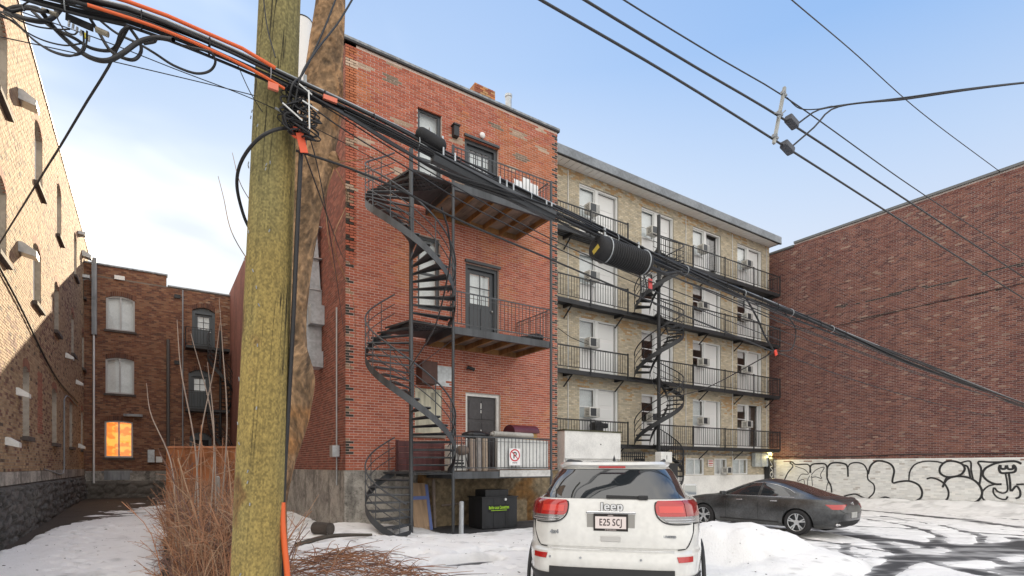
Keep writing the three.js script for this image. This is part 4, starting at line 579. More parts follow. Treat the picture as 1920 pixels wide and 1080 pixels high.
single('rolled_mat', [rod(P(8.3, 2.7, 13.5), P(9.75, 2.68, 13.55), .085, 14), rod(P(8.22, 2.7, 13.5), P(8.3, 2.7, 13.5), .05, 12)], worn([.5, .48, .44], .8, .002), 'grey rolled mat lying along the top of the white boards', 'mat');
{ const t = thing('wooden_hutch', 'small yellow wood hutch with a maroon curved roof behind the white boards', 'hutch', [9.9, 1.6, 14.1]); part('body', bx(9.6, 10.12, 1.62, 2.78, 13.8, 14.4), worn([.6, .36, .13], .7, .002, streak), t); const s = new THREE.Shape(); s.absarc(0, 0, .34, 0, Math.PI); part('curved_roof', new THREE.ExtrudeGeometry(s, { depth: .95, bevelEnabled: false }).rotateY(Math.PI / 2).scale(1, .75, 1).translate(9.25, 2.79, -14.1), worn([.12, .02, .035], .4, .001), t); }
for (const [x, h, c, l] of [[7.62, .92, [.42, .34, .28], 'brown carpet roll next to the kettle grill'], [7.83, .95, [.36, .33, .31], 'grey carpet roll standing between two brown ones'], [8.05, .94, [.5, .4, .31], 'light tan carpet roll next to the white corrugated board']]) single('carpet_roll', [rod(P(x, 1.61, 13.55), P(x + .02, 1.61 + h, 13.6), .09, 14), tube([P(x + .05, 1.615 + h, 13.6), P(x - .02, 1.615 + h, 13.64), P(x - .03, 1.615 + h, 13.58), P(x + .03, 1.615 + h, 13.56)], .008, 12, 4)], worn(c, .95, .004), l, 'carpet roll', 'carpet rolls on the lowest balcony');
single('garbage_bag', [new THREE.IcosahedronGeometry(.3, 4).scale(1.5, .42, .8).translate(7.85, 2.66, -13.75)].map((g) => { const p = g.attributes.position; for (let i = 0; i < p.count; i++) { const k = 1 + .3 * (fbm(p.getX(i) * 9, p.getY(i) * 9 + p.getZ(i) * 7, 3, 5) - .5); p.setXYZ(i, 7.85 + (p.getX(i) - 7.85) * k, 2.66 + (p.getY(i) - 2.66) * k, -13.75 + (p.getZ(i) + 13.75) * k); } g.computeVertexNormals(); return g; }), mat([.015, .015, .017], .35), 'black plastic bag resting on the carpet rolls', 'bag');
{ const t = thing('kettle_grill', 'rusty kettle grill standing on the lowest balcony', 'grill', [7.28, 1.61, 13.5]); part('bowl', [new THREE.SphereGeometry(.2, 18, 12).scale(1, .72, 1).translate(7.28, 2.2, -13.5)], worn([.22, .17, .14], .6, .003), t); for (const a of [0, 2.1, 4.2]) part('leg', rod(P(7.28 + .1 * Math.cos(a), 2.1, 13.5 + .1 * Math.sin(a)), P(7.28 + .2 * Math.cos(a), 1.61, 13.5 + .2 * Math.sin(a)), .012, 6), M.black, t); part('handle', new THREE.TorusGeometry(.05, .01, 6, 12).translate(7.28, 2.36, -13.5), M.black, t); }
{ const t = thing('cooler_box', 'white box with black printed scrawl behind the kettle grill', 'box', [7.25, 1.61, 13.85]); part('body', new RoundedBoxGeometry(.55, .75, .35, 2, .03).translate(7.25, 1.99, -13.85), M.white, t); part('print', [bx(7.05, 7.45, 1.72, 1.76, 13.66, 13.672), bx(7.08, 7.42, 1.8, 1.86, 13.66, 13.672), bx(7.1, 7.4, 1.9, 1.93, 13.66, 13.672)], M.black, t); }
single('scrap_heap', [0, 1, 2, 3, 4, 5].map((k) => new THREE.IcosahedronGeometry(.16 + .03 * (k % 3), 2).scale(1.4, .7, 1).rotateY(k).translate(9.75 + .1 * (k % 3), 5.7 + .05 * (k % 2), -(13.55 + .12 * (k % 4)))), worn([.02, .02, .022], .5, .01), 'black tangled hose heaped on the middle balcony corner', 'hose');
{ const t = thing('folding_screen', 'white plastic screen boards standing on the top balcony', 'screen', [9.6, 9.56, 13.6]); for (const [x, l, h] of [[9.3, -.1, 1.0], [9.62, .02, 1.15], [9.92, .06, 1.05]]) part('leaf', sq(P(x, 9.57, 13.55 + l), P(x + .05, 9.57 + h, 13.75), .29, .02), M.whitepaint, t); }
// ================= things in front of the pale block =================
{ const t = thing('white_shed', 'white painted plywood shed with a mossy top at the seam of the two buildings', 'shed', [13.4, -.1, 15.2]);
  part('upper_panel', bx(12.0, 14.72, 2.02, 3.0, 14.72, 14.76), M.white, t); part('lower_panel', bx(12.12, 14.66, -.2, 2.02, 14.82, 14.86), M.white, t); part('side_panel', bx(14.68, 14.72, -.2, 3.0, 14.76, 15.5), M.white, t); part('side_panel', bx(12.0, 12.04, -.2, 3.0, 14.76, 15.5), M.white, t);
  part('roof_edge', [bx(11.97, 14.76, 3.003, 3.05, 14.68, 15.52)], worn([.09, .09, .05], .95, .01, blot), t); part('bolt', rod(P(13.7, 2.55, 14.72), P(13.7, 2.55, 14.7), .02, 8), M.black, t); }
{ const t = thing('covered_grill', 'grill under a black cover on the lowest gallery balcony', 'grill', [14.6, 2.63, 15.95]); part('cover', [new RoundedBoxGeometry(.42, .5, .4, 3, .08).translate(14.62, 3.25, -15.95), new RoundedBoxGeometry(.7, .2, .42, 3, .07).translate(14.75, 3.36, -15.95)], worn([.03, .03, .033], .7, .01), t); for (const x of [14.45, 14.95]) part('leg', rod(P(x, 2.64, 15.95), P(x, 3.2, 15.95), .018, 6), M.black, t); }
{ const t = thing('iron_gate', 'black iron picket gate beside the white shed', 'gate', [15.4, -.1, 14.75]); for (const y of [.2, 2.1]) part('rail', bx(14.8, 16.05, y, y + .04, 14.73, 14.76), M.black, t); for (let k = 0; k < 12; k++) part('picket', bx(14.82 + k * .107, 14.84 + k * .107, -.1, 2.28, 14.7, 14.73), M.black, t); part('lattice_panel', bx(15.5, 16.05, .3, 2.05, 14.77, 14.79), M.black, t); }
{ const t = thing('utility_box', 'white utility box standing on a black cabinet by the spiral stair', 'box', [16.2, -.1, 13.9]); part('cabinet', bx(15.7, 16.75, -.15, 1.86, 13.7, 14.1), M.black, t); part('white_case', new RoundedBoxGeometry(.62, .42, .3, 2, .02).translate(16.15, 2.08, -13.88), M.white, t); part('latch', bx(16.14, 16.16, 2.0, 2.16, 13.72, 13.73), M.black, t); }
{ const t = thing('warning_notice', 'small white notice with red lettering between the basement windows', 'notice', [22.2, 1.75, 16.25]); part('plate', bx(22.02, 22.42, 1.72, 2.06, 16.235, 16.25), M.white, t); part('print', [bx(22.06, 22.38, 1.97, 2.02, 16.228, 16.234), bx(22.06, 22.38, 1.86, 1.91, 16.228, 16.234), bx(22.08, 22.36, 1.78, 1.81, 16.228, 16.234)], M.red, t); }

// ================= utility pole, tree, brush =================
function limbTube(pts, radii, seg, rad, seed, rough) {      // a tapered, slightly knobbly round stem
  const c = new THREE.CatmullRomCurve3(pts), fr = c.computeFrenetFrames(seg), pos = [], uv = [], idx = [];
  let N = new THREE.Vector3(1, 0, 0), L = 0, prev = null;
  for (let i = 0; i <= seg; i++) {
    const t = i / seg, p = c.getPoint(t), T = c.getTangent(t); N.sub(T.clone().multiplyScalar(N.dot(T))).normalize(); const B = T.clone().cross(N); if (prev) L += p.distanceTo(prev); prev = p;
    const f = t * (radii.length - 1), k = Math.min(radii.length - 2, Math.floor(f)), r = lerp(radii[k], radii[k + 1], f - k);
    for (let j = 0; j <= rad; j++) { const a = j / rad * 2 * Math.PI, q = r * (1 + rough * (fbm(Math.cos(a) * 1.6 + 5, L * 1.1 + Math.sin(a) * 1.6, 4, seed) - .5) * 2); pos.push(p.x + (N.x * Math.cos(a) + B.x * Math.sin(a)) * q, p.y + (N.y * Math.cos(a) + B.y * Math.sin(a)) * q, p.z + (N.z * Math.cos(a) + B.z * Math.sin(a)) * q); uv.push(j / rad * 2 * Math.PI * r, L); }
  }
  for (let i = 0; i < seg; i++) for (let j = 0; j < rad; j++) { const a = i * (rad + 1) + j; idx.push(a, a + 1, a + rad + 1, a + 1, a + rad + 2, a + rad + 1); }
  const g = new THREE.BufferGeometry(); g.setAttribute('position', new THREE.Float32BufferAttribute(pos, 3)); g.setAttribute('uv', new THREE.Float32BufferAttribute(uv, 2)); g.setIndex(idx); g.computeVertexNormals(); return g;
}
{ const t = thing('utility_pole', 'weathered greenish wooden utility pole in the foreground', 'pole', [.55, -.2, 4.08]);
  const crack = (u, v) => sm(.022, .0, Math.abs(fbm(u * 26, v * 7, 3, 205, 0) - .5)) * sm(.42, .6, fbm(u * 4, v * 17, 2, 206, 0));
  const wood = tex(2048, (u, v) => { const g = fbm(u * 90, v * 15, 4, 201, 0), b = fbm(u * 3, v * 12, 5, 203, 0), f = fbm(u * 110, v * 800, 3, 204, 0), kn = sm(.68, .82, fbm(u * 4, v * 27 + 3, 4, 207)), ck = crack(u, v); const k = .90 + (g - .5) * .2 + (f - .5) * .5 + (b - .5) * .26, gr = sm(.35, .65, fbm(u * 2 + 4, v * 6, 3, 209, 0)); return [lerp(lerp(.65, .57, gr), .49, kn) * k * (1 - .62 * ck), lerp(lerp(.565, .535, gr), .375, kn) * k * (1 - .62 * ck), lerp(lerp(.325, .355, gr), .23, kn) * k * (1 - .6 * ck)]; }, 1, true); wood.repeat.set(.9, .1);
  const woodBump = tex(2048, (u, v) => .6 + .3 * (fbm(u * 90, v * 15, 4, 201, 0) - .5) + .35 * (fbm(u * 110, v * 800, 3, 204, 0) - .5) - .5 * crack(u, v), 1); woodBump.repeat.set(.9, .1);
  part('shaft', limbTube([P(.548, -.3, 4.08), P(.62, 2, 4.03), P(.72, 4.95, 3.964), P(.86, 9.2, 3.87)], [.175, .165, .158, .148, .138, .128, .12, .112], 60, 40, 301, .02), mat([1, 1, 1], .9, { map: wood, bumpMap: woodBump, bumpScale: .012 }), t, true);
  part('bracket', [bx(.845, .862, 3.92, 4.4, 3.81, 3.83), bx(.72, .88, 4.0, 4.015, 3.79, 3.8), bx(.72, .88, 4.24, 4.255, 3.79, 3.8), rod(P(.66, 4.1, 3.8), P(.88, 4.03, 3.8), .008, 8)], M.galv, t);
  { const R = rng(61); for (let k = 0; k < 34; k++) { const y = .9 + R() * 3.9, a = 2.2 + R() * 2.4, q = .545 + (y + .3) * .0325, r = .176 - (y + .3) * .0064, c = P(q + Math.cos(a) * r, y, 4.08 - (y + .3) * .0225 + Math.sin(a) * r); part('staple', [new THREE.BoxGeometry(.006, .02, .006).rotateZ(R() - .5).translate(c.x, c.y, c.z)], M.steelgrey, t); } }
  part('mounting_slot', [bx(.565, .62, 1.07, 1.22, 3.895, 3.915)], mat([.12, .06, .025], .9), t); }
{ const tr = [[1.231, -.2, 8.186, .42], [1.231, .666, 8.186, .334], [1.256, 1.26, 8.17, .30], [1.355, 1.854, 8.104, .32], [1.46, 2.448, 8.034, .39], [1.503, 2.968, 8.006, .42], [1.479, 3.413, 8.022, .335], [1.479, 3.785, 8.022, .327], [1.553, 4.527, 7.973, .312], [1.677, 5.27, 7.891, .278], [1.831, 6.012, 7.788, .275], [1.942, 6.755, 7.714, .262], [1.986, 7.498, 7.685, .223], [2.048, 8.24, 7.644, .195], [2.109, 9.354, 7.603, .17], [2.2, 10.6, 7.6, .14]];
  const bt = tex(2048, (u, v) => { const g = fbm(u * 22, v * 26, 5, 211, 0), f = fbm(u * 60, v * 176, 3, 213, 0), w = sm(.55, .75, fbm(u * 3, v * 18, 4, 215)); const k = .95 + (g - .5) * .8 + (f - .5) * .7; return [lerp(.62, .66, w) * k, lerp(.51, .48, w) * k, lerp(.39, .30, w) * k]; }, 1, true); bt.repeat.set(.35, .09);
  const bb = tex(2048, (u, v) => .6 * fbm(u * 22, v * 26, 5, 211, 0) + .5 * fbm(u * 60, v * 176, 3, 213, 0), 1); bb.repeat.set(.35, .09);
  const bark = mat([.78, .74, .7], .97, { map: bt, bumpMap: bb, bumpScale: .05 });
  const t = thing('bare_tree', 'stout leaning bare tree trunk between the utility pole and the red building', 'tree', [1.23, 0, 8.19]);
  const trunk = part('trunk', limbTube(tr.map(([x, y, n]) => P(x, y, n)), tr.map((q) => q[3]), 140, 40, 311, .12), bark, t, true);
  part('limb_stub', limbTube([P(1.85, 5.75, 7.78), P(2.02, 6.0, 7.7), P(2.15, 6.05, 7.62)], [.16, .12, .09], 12, 14, 312, .15), bark, trunk, true);
  const R = rng(5), tw = []; const crown = [];
  const grow = (p, d, r, L, lv, out) => { const pts = [p]; let q = p.clone(), v = d.clone(); for (let k = 0; k < 4; k++) { v.add(new THREE.Vector3((R() - .5) * .5, (R() - .3) * .3, (R() - .5) * .5)).normalize(); q = q.clone().addScaledVector(v, L / 4); pts.push(q); } out.push(limbTube(pts, [r, r * .7, r * .45], 8, 6, 320, .05)); if (lv) for (let k = 0; k < 3; k++) grow(pts[2 + (k % 3)], v.clone().add(new THREE.Vector3((R() - .5) * 1.6, R() * .6, (R() - .5) * 1.6)).normalize(), r * .5, L * .65, lv - 1, out); };
  for (let k = 0; k < 5; k++) { const a = k * 1.3, o = []; grow(P(2.16 + .02 * k, 10.1 + k * .1, 7.6), new THREE.Vector3(Math.cos(a), 1.2, Math.sin(a)).normalize(), .09, 2.6, 2, o); part('limb', o, bark, t, true); }
  part('epicormic_twigs', [[[1.2, 4.3, 8.0], [.85, 4.8, 7.9], [.74, 5.2, 7.8], [.68, 5.45, 7.8]], [[1.3, 5.0, 7.9], [.95, 5.4, 7.8], [.83, 5.75, 7.7]], [[2.1, 6.0, 7.65], [2.6, 6.2, 7.6], [3.1, 6.55, 7.5], [3.5, 6.65, 7.5]], [[2.1, 6.0, 7.65], [2.5, 6.0, 7.6], [2.9, 6.3, 7.6], [3.1, 6.3, 7.6]], [[2.1, 5.95, 7.65], [2.3, 5.6, 7.7], [2.1, 4.9, 7.7], [2.4, 4.2, 7.8], [2.45, 3.6, 7.8]], [[2.1, 5.95, 7.65], [2.0, 5.5, 7.7], [2.1, 4.7, 7.8], [2.2, 4.4, 7.8]]].map((p) => limbTube(p.map((q) => P(...q)), [.007, .005, .003], 20, 5, 330, .1)), bark, t, true); }
const cane = [worn([.40, .20, .11], .85, .002), worn([.44, .21, .11], .85, .002), worn([.20, .11, .085], .85, .002), worn([.42, .26, .16], .85, .002)];
{ // thorny shrub beside the path
  const t = thing('thorny_shrub', 'dense leafless shrub of reddish brown canes beside the utility pole', 'shrub', [.8, -.1, 9]), R = rng(91), mass = [[], [], [], []];
  for (let k = 0; k < 1450; k++) {
    const n = 6.2 + Math.pow(R(), .9) * 9.6, x0 = .22 + R() * 1.05 + (n - 6) * .012, y0 = groundY(x0, n), big = k < 90, tall = big ? 1.15 + R() * 1.3 : .4 + R() * 1.2, le = (R() - .5) * .9, ln = (R() - .5) * 1.2, bend = (R() - .5) * .5;
    const pts = [P(x0, y0 - .03, n), P(x0 + le * .25 + bend * .3, y0 + tall * .4, n + ln * .3), P(x0 + le * .6 + bend * .2, y0 + tall * .78, n + ln * .65), P(x0 + le + bend * .5, y0 + tall * (R() < .3 ? .8 : 1), n + ln)];
    const r = big ? .008 + R() * .006 : .004 + R() * .005, g = [limbTube(pts, [r, r * .8, r * .5], 8, 5, k, .1)], c = new THREE.CatmullRomCurve3(pts);
    for (let j = 0; j < (big ? 7 : 5); j++) { const p = c.getPoint(.35 + R() * .6), e = p.clone().add(new THREE.Vector3((R() - .5) * .5, (R() - .25) * .35, (R() - .5) * .5)); g.push(rod(p, e, r * .5, 4, r * .25)); }
    if (big) part('cane', g, cane[k % 4], t); else mass[k % 4].push(...g);
  }
  mass.forEach((m, i) => { const o = part('fine_canes', m, cane[i], t); o.userData.kind = 'stuff'; });
  const tall = [[[.55, .3, 9], [.5, 2, 9.1], [.32, 3.2, 9.2], [.28, 3.9, 9.3]], [[.75, .3, 9], [.72, 2.4, 9.1], [.45, 3.7, 9.2]], [[.5, .3, 10], [.62, 2.2, 10], [.82, 3.4, 10], [.9, 4.1, 10]], [[.8, .2, 9.5], [.95, 2.4, 9.5], [.9, 3.6, 9.6], [.85, 4.4, 9.6]], [[.3, .2, 10], [.22, 1.8, 10], [-.05, 2.6, 10.2], [-.1, 3.05, 10.2]], [[.6, .2, 8.5], [.7, 2.2, 8.6], [.62, 3.2, 8.6]]];
  for (const p of tall) part('tall_shoot', limbTube(p.map((q) => P(...q)), [.012, .009, .004], 24, 6, 7, .1), worn([.42, .33, .27], .85, .002), t); }
single('stake', [rod(P(.93, -.15, 10.4), P(.9, 1.55, 10.4), .035, 10), new THREE.SphereGeometry(.036, 8, 6).translate(.9, 1.55, -10.4)], worn([.38, .34, .3], .85, .003), 'grey metal stake standing in the thorny shrub', 'stake');
{ const R = rng(17), m = [[], [], []]; const t = thing('brush_pile', 'heap of cut brown twigs lying on the snow beside the pole', 'brush pile', [2.3, 0, 8.2]);
  for (let k = 0; k < 520; k++) { const a = R() * 6.28, q = Math.sqrt(R()), x = 2.35 + Math.cos(a) * q * 1.25, n = 8.3 + Math.sin(a) * q * 1.9, y = snowY(x, n) + (1 - q) * .5 * R() + .015, d = R() * 6.28, L = .3 + R() * .75, el = (R() - .4) * .5; const p = P(x, y, n), e = P(x + Math.cos(d) * L, y + el * L * .6, n + Math.sin(d) * L), mid = p.clone().lerp(e, .5).add(new THREE.Vector3((R() - .5) * .15, R() * .1, (R() - .5) * .15)); const g = limbTube([p, mid, e], [.008, .006, .003], 6, 4, k, .1); if (k < 60) part('twig', g, cane[k % 4], t); else m[k % 3].push(g); }
  m.forEach((g, i) => { part('small_twigs', g, cane[i], t).userData.kind = 'stuff'; }); }
single('log', [limbTube([P(3.2, .28, 13.3), P(3.45, .27, 12.9)], [.15, .15, .145], 6, 18, 3, .06), rod(P(3.45, .27, 12.9), P(3.452, .27, 12.897), .14, 18)], worn([.09, .075, .065], .95, .01), 'short dark log lying on the snow near the foundation', 'log');
single('fallen_branch', [limbTube([P(2.4, .15, 11.5), P(3.2, .22, 12), P(4.2, .16, 12.2)], [.06, .05, .03], 14, 8, 4, .1)], worn([.1, .085, .07], .95, .01), 'dark fallen branch lying across the snow toward the stair', 'branch');
single('concrete_block', [new RoundedBoxGeometry(.9, .3, .5, 2, .03).rotateY(.4).translate(1.75, .08, -6.6)], M.concrete, 'flat concrete block at the foot of the utility pole', 'block');

{ const R = rng(77), N = 300, im = shade(new THREE.InstancedMesh(new THREE.IcosahedronGeometry(1, 0), mat([.06, .045, .035], .95), N)), o = new THREE.Object3D(); im.name = 'snow_litter'; im.userData = { kind: 'stuff', label: 'scattered leaf and dirt litter on the snow', category: 'litter' };
  for (let i = 0; i < N; i++) { const z = R(), x = z < .3 ? -2.4 + R() * 2.6 : z < .7 ? 2.2 + R() * 5 : 8 + R() * 6, n = z < .3 ? 11 + R() * 9 : z < .7 ? 7 + R() * 6 : 4.5 + R() * 4; o.position.copy(P(x, snowY(x, n) + .004, n)); const q = .005 + R() * R() * .016; o.scale.set(q * (1 + R() * 2), q * .4, q); o.rotation.y = R() * 6; o.updateMatrix(); im.setMatrixAt(i, o.matrix); } scene.add(im); }

// ================= overhead cables =================
{
  const main = [[-11, 4.6], [-7, 4.22], [-3.5, 4.1], [-2, 4.12], [-.95, 4.19], [-.66, 4.23], [-.37, 4.26], [-.18, 4.3], [.03, 4.31], [.3, 4.3], [.54, 4.28], [.73, 4.26], [1.08, 4.23], [1.46, 4.19], [1.94, 4.12], [2.44, 4.06], [2.96, 4.0], [3.58, 3.93], [4.33, 3.85], [5.2, 3.79], [6.25, 3.73], [7.51, 3.65], [10.21, 3.48], [16.44, 3.13], [25.26, 2.75]];
  const t = thing('cable_bundle', 'thick lashed bundle of black cables crossing from the pole to the lower right', 'cable', [.73, 4.26, 3.75]);
  const R = rng(8);
  const strand = (k, ph, r0, xa, xb, rad, m, name, dy = 0) => { const pts = []; for (let i = 0; i < main.length; i++) { const [x, y] = main[i]; if (x < xa || x > xb) continue; const a = ph + x * (.5 + k * .13); pts.push(P(x, y + dy + r0 * Math.sin(a), 3.75 + r0 * Math.cos(a) * .8)); } return part(name, tube(pts, rad, pts.length * 8, 7), m, t); };
  for (let k = 0; k < 9; k++) strand(k % 4, k * .75, .022 + .034 * ((k * 37 % 10) / 10), -12, 30, .0055 + .003 * (k % 3), M.cable, 'cable');
  strand(0, 1, .004, -12, 30, .007, M.galv, 'steel_strand', .05);
  for (const [k, sg] of [[0, .10], [1, .15], [2, .07]]) { const pts = main.filter(([x]) => x > 1 && x < 17).map(([x, y], i, A) => P(x, y - .05 - sg * Math.sin(Math.PI * clamp((x - 1) / 15.4)) - .012 * Math.sin(x * 2 + k), 3.73 - .03 * k)); part('slack_cable', tube(pts, .006, 90, 6), M.cable, t); }
  part('orange_conduit', tube([[-11, 4.66, 3.7], [-7, 4.28, 3.7], [-3.5, 4.17, 3.7], [-2, 4.2, 3.7], [-.95, 4.27, 3.7], [-.37, 4.315, 3.69], [-.1, 4.345, 3.69], [.03, 4.35, 3.69], [.3, 4.335, 3.69], [.5, 4.315, 3.68], [.64, 4.27, 3.67]], .011, 60, 8), M.orange, t);
  part('orange_conduit', tube([[-.3, 4.24, 3.69], [-.05, 4.25, 3.68], [.1, 4.25, 3.68], [.35, 4.24, 3.69], [.55, 4.21, 3.69], [.7, 4.18, 3.7]], .009, 50, 8), M.orange, t);
  for (let k = 0; k < 26; k++) { const x = -.4 + k * .34, i = main.findIndex((q) => q[0] > x), A = main[i - 1], B = main[i], y = lerp(A[1], B[1], (x - A[0]) / (B[0] - A[0])); part('tie', new THREE.TorusGeometry(.05, .004, 5, 14).rotateY(Math.PI / 2).translate(x, y, -3.75), k % 3 ? M.cable : M.galv, t); }
  const wirePts = (a, n) => a.map(([x, y]) => P(x, y, n));
  const lower = [[.72, 4.21], [1.1, 4.16], [1.45, 4.07], [1.84, 3.98], [2.42, 3.95], [2.94, 3.93], [3.4, 3.9]];
  const lt = thing('second_cable_run', 'sagging black cables slung under the splice tray', 'cable', [1.1, 4.1, 3.7]);
  for (const [k, r] of [[0, .012], [1, .009], [2, .007]]) part('cable', tube(lower.map(([x, y], i) => P(x, y - .022 * k * Math.sin(i), 3.71 - .02 * k)), r, 50, 7), M.cable, lt);
  single('drop_cable', tube([P(.79, 3.86, 3.8), ...wirePts([[1.07, 3.81], [1.45, 3.77], [1.95, 3.67], [2.8, 3.56], [4.37, 3.37], [6.33, 3.15]], 3.72)], .009, 60, 6), M.cable, 'black drop cable running from the orange tag below the main bundle', 'cable');
  single('thin_drop_cable', tube(wirePts([[.79, 4.2], [1.06, 4.13], [1.57, 3.99], [2.06, 3.88], [2.62, 3.76], [3.15, 3.68], [3.96, 3.6], [5.73, 3.47], [8.5, 3.3]], 3.70), .005, 60, 5), M.cable, 'thin drop cable close under the splice tray', 'cable');
  single('lower_thin_cable', tube(wirePts([[.8, 4.14], [1.06, 4.04], [1.52, 3.92], [2.0, 3.79], [2.66, 3.68], [3.38, 3.58], [4.75, 3.43], [7.5, 3.2]], 3.68), .005, 60, 5), M.cable, 'second thin drop cable sagging across the red wall', 'cable');
  single('stair_drop_cable', tube([P(1.84, 3.74, 3.75), P(1.98, 3.64, 3.9), P(2.05, 3.5, 4.0), P(2.1, 3.3, 4.2), P(2.3, 3.15, 4.8), P(3.4, 3.3, 8), P(6.8, 5.2, 13.15)], .008, 60, 6), M.cable, 'black cable looping down from the drop line toward the balcony post', 'cable');
  single('red_wall_cable', tube([P(.85, 3.9, 3.85), P(1.6, 4.4, 6), P(2.9, 5.6, 10), P(4.5, 7.4, 15.0)], .006, 40, 5), M.cable, 'thin cable strung from the pole to the corner of the red wall', 'cable');
  // splice closures
  { const s = thing('splice_tray', 'long dark grey cable splice tray hung under the bundle', 'splice case', [2.4, 3.99, 3.72]);
    const sh = new THREE.Shape([[-.032, .022], [.032, .022], [.036, 0], [.024, -.03], [-.024, -.03], [-.036, 0]].map((p) => new THREE.Vector2(...p)));
    const ax = P(1.76, 4.085, 3.72), bx_ = P(2.9, 3.935, 3.72), L = ax.distanceTo(bx_), g = new THREE.ExtrudeGeometry(sh, { depth: L, bevelEnabled: true, bevelSize: .008, bevelThickness: .01, bevelSegments: 2 }); g.applyQuaternion(new THREE.Quaternion().setFromUnitVectors(new THREE.Vector3(0, 0, 1), bx_.clone().sub(ax).normalize())).translate(ax.x, ax.y, ax.z);
    part('housing', g, mat([.06, .065, .072], .5), s); part('lid_seam', sq(P(1.76, 4.09, 3.68), P(2.9, 3.94, 3.68), .006, .006), M.steelgrey, s);
    for (const k of [.04, .13, .5, .56, .62, .93, .98]) part('clamp', [bx(lerp(1.78, 2.88, k) - .006, lerp(1.78, 2.88, k) + .006, lerp(4.11, 3.96, k), lerp(4.11, 3.96, k) + .06, 3.68, 3.69)], M.galv, s); }
  { const s = thing('splice_dome', 'small black rounded splice closure above the long tray', 'splice case', [1.74, 4.2, 3.74]); part('shell', [new THREE.CapsuleGeometry(.05, .15, 6, 16).rotateZ(Math.PI / 2 - .2).translate(1.74, 4.21, -3.72)], M.rubber, s); part('clip', [bx(1.72, 1.735, 4.24, 4.29, 3.7, 3.72), bx(1.82, 1.835, 4.2, 4.26, 3.7, 3.72)], M.galv, s); }
  { const s = thing('ribbed_splice_case', 'large black ribbed cylindrical splice case with a yellow sticker hanging from the bundle', 'splice case', [3.75, 3.6, 3.72]); const prof = [[.001, -.42], [.1, -.42], [.135, -.4], [.145, -.34], [.145, -.24]]; for (let k = 0; k < 15; k++) prof.push([.132, -.235 + k * .036], [.147, -.228 + k * .036], [.147, -.213 + k * .036], [.132, -.206 + k * .036]); prof.push([.145, .31], [.145, .36], [.13, .4], [.001, .41]);
    const g = new THREE.LatheGeometry(prof.map((p) => new THREE.Vector2(...p)), 32).scale(.8, .82, .8).rotateZ(-Math.PI / 2 - .03).translate(3.74, 3.765, -3.72); part('shell', g, M.rubber, s); for (const x of [-.23, .27]) part('steel_band', new THREE.TorusGeometry(.12, .006, 6, 32).rotateY(Math.PI / 2).translate(3.74 + x, 3.765 - x * .03, -3.72), M.galv, s);
    const q = shade(new THREE.Mesh(mg([new THREE.PlaneGeometry(.09, .045).rotateZ(.5).rotateY(-Math.PI / 2).translate(3.393, 3.75, -3.71)]), mat([.55, .42, .06], .6))); q.name = 'sticker'; q.position.copy(s.position).negate(); s.add(q); part('hanger', [bx(3.5, 3.52, 3.86, 3.98, 3.71, 3.73), bx(3.95, 3.97, 3.84, 3.95, 3.71, 3.73)], M.galv, s);
    part('tail_cable', [tube([P(4.06, 3.75, 3.72), P(4.35, 3.72, 3.72), P(4.6, 3.8, 3.74)], .02, 16, 6), tube([P(3.98, 3.66, 3.72), P(4.0, 3.5, 3.72), P(3.97, 3.35, 3.72)], .008, 12, 5), tube([P(4.03, 3.67, 3.72), P(4.08, 3.52, 3.72), P(4.03, 3.42, 3.72)], .006, 12, 5)], M.cable, s); part('red_tag', bx(4.1, 4.15, 3.52, 3.62, 3.71, 3.72), M.red, s); }
  // power wires
  const W = { top: [[-6, 6.4], [-1, 6.32], [2.71, 6.26], [3.8, 6.27], [5.3, 6.33], [6.54, 6.4], [10.2, 6.36], [16.4, 6.42], [31.8, 6.6]], mid: [[-6, 6.1], [-1, 6.05], [2.44, 6.03], [3.28, 6.03], [4.84, 6.06], [6.48, 6.11], [10.2, 6.08], [16.4, 6.03], [31.8, 5.95]], low: [[-6, 5.85], [-1, 5.8], [2.18, 5.79], [2.8, 5.79], [4.33, 5.81], [6.42, 5.78], [10.2, 5.69], [16.4, 5.55], [31.8, 5.32]] };
  for (const [k, r, l] of [['top', .008, 'top thin overhead wire of the three parallel power wires'], ['mid', .013, 'middle overhead power wire of the three parallel wires'], ['low', .013, 'lowest overhead power wire of the three parallel wires']]) single('power_wire', tube(wirePts(W[k], 3.75), r, 90, 7), M.wire, l, 'wire');
  single('far_wire', tube([[4.4, 9.2, 4.7], [6.67, 9.94, 5.17], [10.85, 11.27, 6.0], [15.14, 12.51, 6.75], [20.06, 13.01, 7.08], [27.9, 13.36, 7.04]], .014, 60, 6), M.wire, 'lone dark wire sloping down to the roof edge of the dark brick wall', 'wire');
  { const s = thing('wire_spacer', 'pale vertical spacer bar clamped to the three power wires', 'spacer', [6.44, 5.7, 3.72]); part('bar', sq(P(6.32, 5.7, 3.72), P(6.56, 6.48, 3.72), .035, .03), worn([.45, .46, .44], .7, .002), s); for (const [x, y] of [[6.35, 5.79], [6.45, 6.11], [6.54, 6.39]]) part('clamp', [rod(P(x - .05, y, 3.72), P(x + .05, y, 3.72), .02, 8), rod(P(x, y - .03, 3.7), P(x, y + .03, 3.7), .012, 6)], M.steelgrey, s); part('arm', [rod(P(6.36, 6.02, 3.7), P(6.58, 6.2, 3.72), .008, 6), rod(P(6.3, 6.06, 3.7), P(6.46, 6.1, 3.7), .008, 6)], M.steelgrey, s); }
  for (const [x, y, l] of [[6.76, 6.13, 'dark cover over the tap on the middle power wire'], [6.66, 5.77, 'dark cover over the tap on the lowest power wire']]) single('tap_cover', new RoundedBoxGeometry(.2, .09, .1, 2, .02).rotateZ(-.25).translate(x, y, -3.74), mat([.06, .065, .08], .5), l, 'wire cover');
